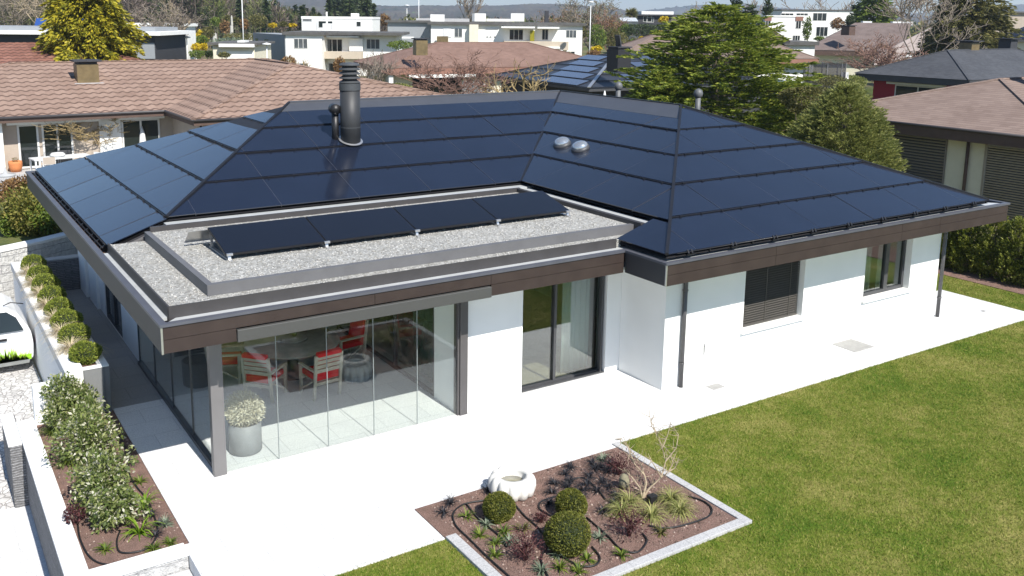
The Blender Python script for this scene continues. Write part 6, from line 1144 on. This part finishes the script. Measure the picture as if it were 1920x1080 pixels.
SB = [(380, 80, 24, 26, 150, F_FOR, 'yellow forsythia behind the clipped olive dome on the left'), (392, 72, 24, 22, 145, F_OLV, 'clipped olive dome bush beside the forsythia'), (379, 84, 24, 18, 135, F_GRN, 'round bright green bush below the olive dome'), (368, 95, 18, 14, 125, F_FOR, 'low yellow forsythia left of the garage'), (382, 95, 20, 14, 124, F_FOR, 'second low yellow forsythia left of the garage'), (370, 108, 34, 14, 115, F_GRN, 'bright green hedge mound in front of the low forsythias'), (392, 108, 16, 14, 112, F_DARK, 'dark green bush touching the garage wall'), (390, 52, 9, 38, 190, F_DARK, 'dark narrow column bush in the rock garden'), (407, 48, 18, 16, 180, F_GRN, 'green bush at the left of the rock garden'), (423, 62, 20, 24, 165, F_ORG, 'rusty orange budding bush in the rock garden'), (428, 44, 12, 16, 190, F_OLV, 'small olive bush on top of the rock garden'), (446, 46, 14, 14, 178, F_OLV, 'olive bush left of the rock garden mast'), (460, 56, 16, 22, 170, F_ORG, 'brown bush right of the rock garden mast'), (486, 52, 34, 26, 165, F_OLV, 'large olive green bush at the right of the rock garden'), (513, 52, 18, 9, 160, F_FOR, 'small yellow bush behind the grey side wall'), (533, 50, 16, 10, 158, F_OLV, 'small olive dome behind the grey side wall'), (550, 51, 16, 7, 156, F_FOR, 'flat yellow bush behind the grey side wall'), (420, 108, 24, 10, 98, F_OLV, 'small dark olive dome in front of the garage'), (540, 125, 30, 20, 95, F_ORG, 'thin ochre shrub before the left apartment corner'), (635, 145, 22, 40, 82, F_ORG, 'rusty shrub left of the flue cowl'), (752, 92, 54, 16, 104, F_GRN, 'spreading green shrub behind the brown hip roof'), (722, 48, 22, 22, 160, F_ORG, 'ochre bush beside the grey part of long apartment block'), (1120, 92, 34, 46, 150, F_GRN, 'fresh green shrub right of the long apartment block'), (1150, 88, 44, 36, 155, F_OLV, 'olive shrub beside the fresh green one'), (1172, 70, 30, 26, 160, F_GRN, 'green shrub below the greenhouse'), (1200, 68, 60, 24, 158, F_DARK, 'dark green clipped hedge below the distant bungalow'), (1240, 66, 40, 22, 156, F_DARK, 'dark hedge piece under the yellow forsythia'), (1242, 44, 18, 14, 165, F_FOR, 'bright yellow forsythia beside the distant bungalow'), (1202, 78, 12, 10, 130, F_FOR, 'small yellow forsythia above the grey brown roof'), (1236, 72, 20, 14, 128, F_FOR, 'yellow forsythia left of the steep dark roof'), (1118, 99, 20, 14, 105, F_FOR, 'yellow forsythia above the black panelled roof'), (1114, 106, 26, 12, 102, F_ORG, 'red brown shrub in front of the yellow forsythia'), (1186, 86, 14, 12, 120, F_GRN, 'round green bush right of the cowled black chimney'), (1185, 95, 44, 24, 125, F_OLV, 'olive undergrowth above the black panelled roof'), (1222, 92, 30, 18, 122, F_OLV, 'olive bush at the left end of the grey brown roof'), (1067, 113, 26, 14, 96, F_GRN, 'small green shrub under the right balconies'), (1510, 76, 16, 44, 140, F_GRN, 'grey green conifer like shrub before the modern white house'), (1566, 55, 26, 22, 145, F_ORG, 'rusty tree bush right of the ribbon windows'), (1590, 48, 18, 20, 140, F_DARK, 'dark round bush beside the rusty one'), (1535, 76, 20, 8, 135, F_GRN, 'low bright shrub below the modern white house'), (1668, 34, 26, 14, 170, F_DARK, 'dark dome tree behind the taupe roof'), (1560, 162, 60, 22, 72, F_OLV, 'low ochre hedge in front of the trampoline'), (1610, 175, 40, 34, 66, F_HEM, 'light green shrub before the red walled house'), (745, 175, 60, 20, 72, F_HEM, 'yellowish ground shrub left of the white column'), (1245, 170, 26, 34, 54, F_DARK, 'dark slim shrub left of the big spruce foot'), (1218, 168, 16, 26, 55, F_DARK, 'small dark conifer shrub by the black panelled house'), (450, 76, 60, 14, 150, F_OLV, 'low olive ground shrub across the rock garden'), (430, 84, 60, 14, 135, F_SIL, 'grey green rockery shrub above the garage roof'), (322, 78, 50, 12, 140, F_GRN, 'green mound right of the white low building'), (1165, 108, 60, 14, 112, F_DARK, 'dark ground shrub behind the cowled black chimney'), (1090, 75, 18, 34, 165, F_OLV, 'narrow olive shrub at the right end of long apartment block')]
for i, (px, pyb, pw, ph, D, m, lb) in enumerate(SB): bush(lb, px, pyb, pw, ph, D, m, int(240+pw*ph*.7), shell=.45)
# palm by the distant bungalow
g = gz(1181, 185); T = thing('palm_tree', 'small palm with spiky crown beside the distant bungalow', 'tree', g); h = zat(1181, 26, 185); MB().tube([(g[0], g[1], 0), (g[0], g[1], h)], [.3, .22], 8).build('trunk', BARK, T)
az = RNG.uniform(0, 2*pi, 160); el = RNG.uniform(-.6, 1.1, 160); d = np.stack([np.cos(az)*np.cos(el), np.sin(az)*np.cos(el), np.sin(el)], 1); V, F = quads(np.array([g[0], g[1], h])+d*.8, d, np.full(160, 1.5), np.full(160, .22)); npmesh('crown', V, F, F_OLV, T)
# bare trees
def bare(name, label, px, D, ytop, pw, seed, m, levels=4, n0=5, r0=.09, spread=.75, up=.6, kids=(3, 4), trunk=.25, ratio=.62, wig=.2, group='bare trees and shrubs', loc=None, leaf=None, nleaf=0, zbase=0):
    g = gz(px, D) if loc is None else loc; h = zat(px, ytop, D)-zbase; sg = branches((0, 0, 0), h, spread, levels, n0, r0, up, wig, seed, kids, ratio, trunk)
    P = np.array([p for pts, rr, lv in sg for p in pts]); sz = h/P[:, 2].max(); sxy = M(pw/2, D)/max(np.percentile(np.abs(P[:, :2]), 90), .1); S = np.array([sxy, sxy, sz])
    T = thing(name, label, 'tree' if h > 2.5 else 'shrub', (g[0], g[1], zbase), group); base = Vector((g[0], g[1], zbase))
    mt = MB(); mt.tube([base-Vector((0, 0, .05)), base+Vector((0, 0, h*trunk*.75)), base+Vector((0, 0, h*trunk*1.05))], [r0*1.2, r0, r0*.7], 8)
    for pts, rr, lv in sg:
        if lv <= 1: mt.tube([base+Vector(np.array(p)*S) for p in pts], rr, 5, cap=False)
    mt.build('trunk', m, T); mb = MB()
    for pts, rr, lv in sg:
        if lv > 1: mb.tube([base+Vector(np.array(p)*S) for p in pts], [max(q, M(.42, D)) for q in rr], 3, cap=False)
    mb.build('crown', m, T)
    if leaf:
        tips = np.array([np.array(pts[-1])*S for pts, rr, lv in sg if lv >= levels-1])+np.array(base); k = RNG.integers(0, len(tips), nleaf); c = tips[k]+RNG.normal(size=(nleaf, 3))*M(3, D); V, F = quads(c, sph(nleaf), np.full(nleaf, M(2.5, D)), np.full(nleaf, M(1.4, D))); npmesh('foliage', V, F, leaf, T)
    return T
bare('bare_shrub', 'ochre barked bare shrub on the tiled house terrace in front of the doors', 172, 45, 203, 125, 3, TWIG_Y, r0=.06, n0=9, levels=5, spread=.75, trunk=.25, kids=(4, 4))
bare('bare_shrub', 'wide reddish bare shrub in front of the brown hip roofed house', 838, 72, 88, 150, 5, TWIG_R, r0=.07, n0=8, levels=5, spread=.65, trunk=.08, kids=(3, 4))
bare('bare_shrub', 'second reddish bare shrub right of the white garden wall', 900, 70, 112, 110, 6, TWIG_R, r0=.06, n0=7, levels=4, spread=.75, trunk=.08)
bare('bare_tree', 'gnarled pruned tree with knobbly ochre limbs left of the black panelled roof', 985, 60, 103, 100, 7, TWIG_Y, r0=.16, n0=7, levels=3, spread=.95, trunk=.25, ratio=.6, wig=.5, kids=(3, 5))
bare('bare_shrub', 'upright multi stemmed bare shrub right of the flue cowl', 702, 74, 92, 70, 8, TWIG_G, r0=.06, n0=7, levels=4, spread=.35, trunk=.1, up=1.2)
bare('bare_tree', 'tall open bare tree in front of the pinkish gable', 1722, 95, -45, 150, 9, TWIG_G, r0=.14, n0=5, levels=5, spread=.6, trunk=.22, up=.8, leaf=F_OLV, nleaf=900)
bare('bare_shrub', 'brownish bare shrub below the pinkish gable', 1655, 92, 55, 130, 10, TWIG_R, r0=.06, n0=8, levels=5, spread=.6, trunk=.08, leaf=F_ORG, nleaf=700)
bare('bare_tree', 'budding green brown tree behind the long apartment block, right end', 1105, 175, -8, 110, 11, TWIG_G, r0=.2, n0=6, levels=5, spread=.7, trunk=.15, leaf=F_OLV, nleaf=2600)
bare('bare_tree', 'reddish budding tree left of the greenhouse', 1140, 165, 18, 60, 12, TWIG_R, r0=.15, n0=6, levels=4, spread=.7, trunk=.15, leaf=F_ORG, nleaf=1500)
bare('bare_tree', 'rusty budding tree over the end of the long apartment roof', 1050, 185, 14, 60, 13, TWIG_R, r0=.15, n0=6, levels=4, spread=.7, trunk=.15, leaf=F_ORG, nleaf=1300)
bare('bare_tree', 'pair of thin bare birches behind the long apartment roof', 880, 170, -30, 46, 14, TWIG_G, r0=.12, n0=5, levels=4, spread=.4, trunk=.3, up=1)
bare('bare_tree', 'pale trunked bare tree above the blue panels on the left', 92, 140, -40, 110, 15, BARK_P, r0=.22, n0=5, levels=4, spread=.8, trunk=.25)
bare('bare_tree', 'brown bare tree at the top left frame corner', 20, 150, -50, 120, 16, TWIG_G, r0=.2, n0=6, levels=5, spread=.75, trunk=.15, leaf=F_OLV, nleaf=1500)
bare('bare_tree', 'bare tree right of the yellow conifer with dark branches', 292, 112, 0, 110, 17, TWIG_G, r0=.2, n0=6, levels=5, spread=.8, trunk=.3, leaf=F_OLV, nleaf=800)
bare('bare_tree', 'slender pale birch in front of the green mound', 334, 118, -10, 40, 18, BARK_P, r0=.1, n0=4, levels=4, spread=.45, trunk=.4, up=1)
bare('bare_tree', 'bare tree behind the modern white house roof', 1545, 190, -20, 110, 19, TWIG_G, r0=.2, n0=6, levels=4, spread=.7, trunk=.2)
bare('bare_tree', 'bare tree left of the dark cypress', 1412, 190, -15, 70, 20, TWIG_G, r0=.18, n0=5, levels=4, spread=.6, trunk=.2)
bare('bare_tree', 'small bare tree behind the left top of the big spruce', 1300, 190, 2, 50, 21, TWIG_G, r0=.15, n0=5, levels=4, spread=.6, trunk=.2, leaf=F_OLV, nleaf=400)
bare('bare_shrub', 'thin shrub with ochre twigs before the left apartment corner wall', 548, 92, 104, 40, 22, TWIG_Y, r0=.05, n0=6, levels=4, spread=.5, trunk=.1)
# rocks of the rock garden
for i, (px, py, w_, lb) in enumerate(((436, 55, 6, 'pale upright stone in the rock garden'), (437, 38, 4, 'leaning pale stone post at the top of rock garden'), (404, 62, 8, 'grey boulder at the left of the rock garden'), (470, 66, 8, 'grey boulder at the right of the rock garden'))):
    D = 160; g = gz(px, D); z = max(zat(px, py+5, D), 0); r = M(w_/2, D); h = M(14 if i < 2 else 6, D); T = thing('boulder', lb, 'boulder', (g[0], g[1], 0), 'stones of the rock garden'); mb = MB(); mb.lathe((g[0], g[1], 0), [(r*1.3, 0), (r*1.2, z*.6), (r, z), (r*.8, z+h*.7), (r*.3, z+h)], 9, smooth=False); mb.build('stone', mat('pale_boulder', (.45, .44, .4), .9, .2, 2), T)
# far wood: one mass
RNG = np.random.default_rng(77)
V_, F_, MI_ = [], [], []; off = 0
def addq(V, F, mi):
    global off
    V_.append(V); F_.append(F+off); MI_.append(np.full(len(F), mi)); off += len(V)
for i in range(330):
    px = RNG.uniform(-120, 715); D = RNG.uniform(205, 330); top = np.interp(px, [-120, 120, 330, 430, 520, 545, 610, 620, 700, 715], [-55, -50, -50, -30, 2, 22, 22, -8, -4, 34])+RNG.normal()*7
    con = RNG.random() < (.25 if px < 330 else .5 if px < 600 else .97); g = gz(px, D); h = max(zat(px, top, D), 3.5); r = h*(.17 if con else .26)*RNG.uniform(.8, 1.2)
    if con:
        n = 230; t = RNG.uniform(.08, 1, n)**.8; a = RNG.uniform(0, 2*pi, n); rr = r*(1-t*.95)*RNG.uniform(.5, 1.1, n); c = np.stack([g[0]+rr*np.cos(a), g[1]+rr*np.sin(a), t*h], 1); d = unit(np.stack([np.cos(a), np.sin(a), np.full(n, -.25)], 1)+RNG.normal(size=(n, 3))*.25); V, F = quads(c, d, RNG.uniform(1.0, 2.0, n), RNG.uniform(.35, .7, n)); addq(V, F, 0)
    else:
        n = 420; u = sph(n); c = np.array([g[0], g[1], h*.58])+u*np.array([r, r, h*.38])*(RNG.uniform(.2, 1, n)**.5)[:, None]; d = unit(u*np.array([1, 1, .3])+np.array([0, 0, .9])+RNG.normal(size=(n, 3))*.5); V, F = quads(c, d, RNG.uniform(1.0, 2.6, n), RNG.uniform(.1, .24, n)); addq(V, F, 1 if RNG.random() < .5 else 2)
    w_ = .07+.007*h; tv = np.array([(g[0]-w_, g[1], 0), (g[0]+w_*.8, g[1]-w_, 0), (g[0]+w_*.8, g[1]+w_, 0), (g[0], g[1], h*.95)]); addq(np.concatenate([tv]), np.array([(0, 1, 3, 3)]), 3) if 0 else None
    q = np.array([(g[0]-w_, g[1]-w_, 0), (g[0]+w_, g[1]-w_, 0), (g[0]+w_, g[1]+w_, 0), (g[0]-w_, g[1]+w_, 0), (g[0]-w_*.3, g[1]-w_*.3, h*.9), (g[0]+w_*.3, g[1]-w_*.3, h*.9), (g[0]+w_*.3, g[1]+w_*.3, h*.9), (g[0]-w_*.3, g[1]+w_*.3, h*.9)]); addq(q, np.array([(0, 1, 5, 4), (1, 2, 6, 5), (2, 3, 7, 6), (3, 0, 4, 7)]), 3)
WD1 = leafmat('bare_wood_crown', [(.2, (.075, .06, .05)), (.6, (.15, .115, .095)), (.9, (.25, .2, .16))], trans=.1); WD2 = leafmat('budding_wood_crown', [(.2, (.08, .095, .03)), (.6, (.16, .18, .055)), (.9, (.28, .28, .1))])
o = npmesh('forest', np.concatenate(V_), np.concatenate(F_), [F_DARK, WD1, WD2, mat('wood_trunk', (.09, .075, .06), .9, .3)], None, MI=np.concatenate(MI_)); tag(o, 'far wood of bare trees and dark conifers at the upper left', 'forest', kind='stuff')
# distant tree belts between the last houses and the hills
V_, F_, MI_ = [], [], []; off = 0
for i in range(420):
    px = RNG.uniform(690, 2000); D = RNG.uniform(240, 620); g = gz(px, D); h = RNG.uniform(4, 8.5)*(1+.15*(px > 1250)); r = h*RNG.uniform(.4, .7); n = 110; u = sph(n); c = np.array([g[0], g[1], h*.5])+u*np.array([r, r, h*.5])*(RNG.uniform(.3, 1, n)**.5)[:, None]; V, F = quads(c, unit(u+RNG.normal(size=(n, 3))*.6), RNG.uniform(.9, 2.0, n), RNG.uniform(.4, .9, n)); addq(V, F, int(RNG.integers(0, 4)))
o = npmesh('tree_belt', np.concatenate(V_), np.concatenate(F_), [F_DARK, WD1, F_OLV, WD2], None, MI=np.concatenate(MI_)); tag(o, 'far belts of small trees in front of the blue hills', 'trees', kind='stuff')
# distant white houses specks below the hills are part of the village beyond
def m_hill():
    n = N('wooded_hill'); a = n.noise(.004, 5, .6); b = n.noise(.02, 6, .75); x = n.math('ADD', n.math('MULTIPLY', a, .6), n.math('MULTIPLY', b, .4))
    n.base(n.ramp(x, [(.38, (.03, .04, .02)), (.5, (.075, .06, .045)), (.57, (.1, .085, .06)), (.63, (.12, .19, .05))])); n.set(Roughness=1, Specular_IOR_Level=0); n.bump(b, .6, 12); return n.m
HILLM = m_hill()
def hill(D0, D1, prof, seed, jag=1.5):
    rg = np.random.default_rng(seed); xs = np.linspace(-300, 2300, 520); nz = sum(np.sin(xs*f+rg.uniform(0, 6))*a for f, a in ((.004, 3), (.011, 2), (.027, 1.2), (.07, .6)))*.7+rg.normal(size=520)*jag*.25
    ty = np.interp(xs, [p[0] for p in prof], [p[1] for p in prof])+nz; V = []; R_ = 14
    for x, y in zip(xs, ty):
        t = K(x, y, D1); b = np.array([*K(x, y, D0)[:2], -2.0]); zt = max(t[2], 0)
        for k in range(R_+1): s = k/R_; q = b*(1-s)+t*s; q[2] = -2+(zt+2)*(s**1.25)+rg.normal()*(D1/900)*(0 < k < R_); V.append(q)
        q = t.copy(); q[2] = -30; q[:2] = CAM[:2]+(t[:2]-CAM[:2])*1.06; V.append(q)
    m = R_+2; F = [(i*m+k, (i+1)*m+k, (i+1)*m+k+1, i*m+k+1) for i in range(519) for k in range(m-1)]
    return struct(npmesh('hills', np.array(V), np.array(F), HILLM, None, smooth=True))
hill(1500, 2600, [(-1200, 20), (480, 8), (560, -6), (700, 9), (860, 10), (960, 8), (1010, 6), (1130, 12), (1250, 24), (1400, 30), (1900, 34), (3300, 34)], 1)
hill(3000, 4200, [(-1200, 20), (700, 24), (1100, 26), (1200, 20), (1290, 9), (1400, 8), (1560, 20), (1700, 22), (1800, 15), (1920, 9), (2300, 4), (3300, 20)], 2)
hz = MB(); hz.box(-5900, -5900, -60, 5900, 6400, 190); n = N('air'); n.t.nodes.remove(n.b); pv = n.n('VolumePrincipled') ; pv.inputs['Color'].default_value = (.72, .84, 1, 1); pv.inputs['Density'].default_value = .00022; pv.inputs['Anisotropy'].default_value = .2; n.l(pv.outputs[0], n.out.inputs['Volume'])
o = hz.build('haze', n.m); tag(o, kind='stuff'); o.display_type = 'WIRE'
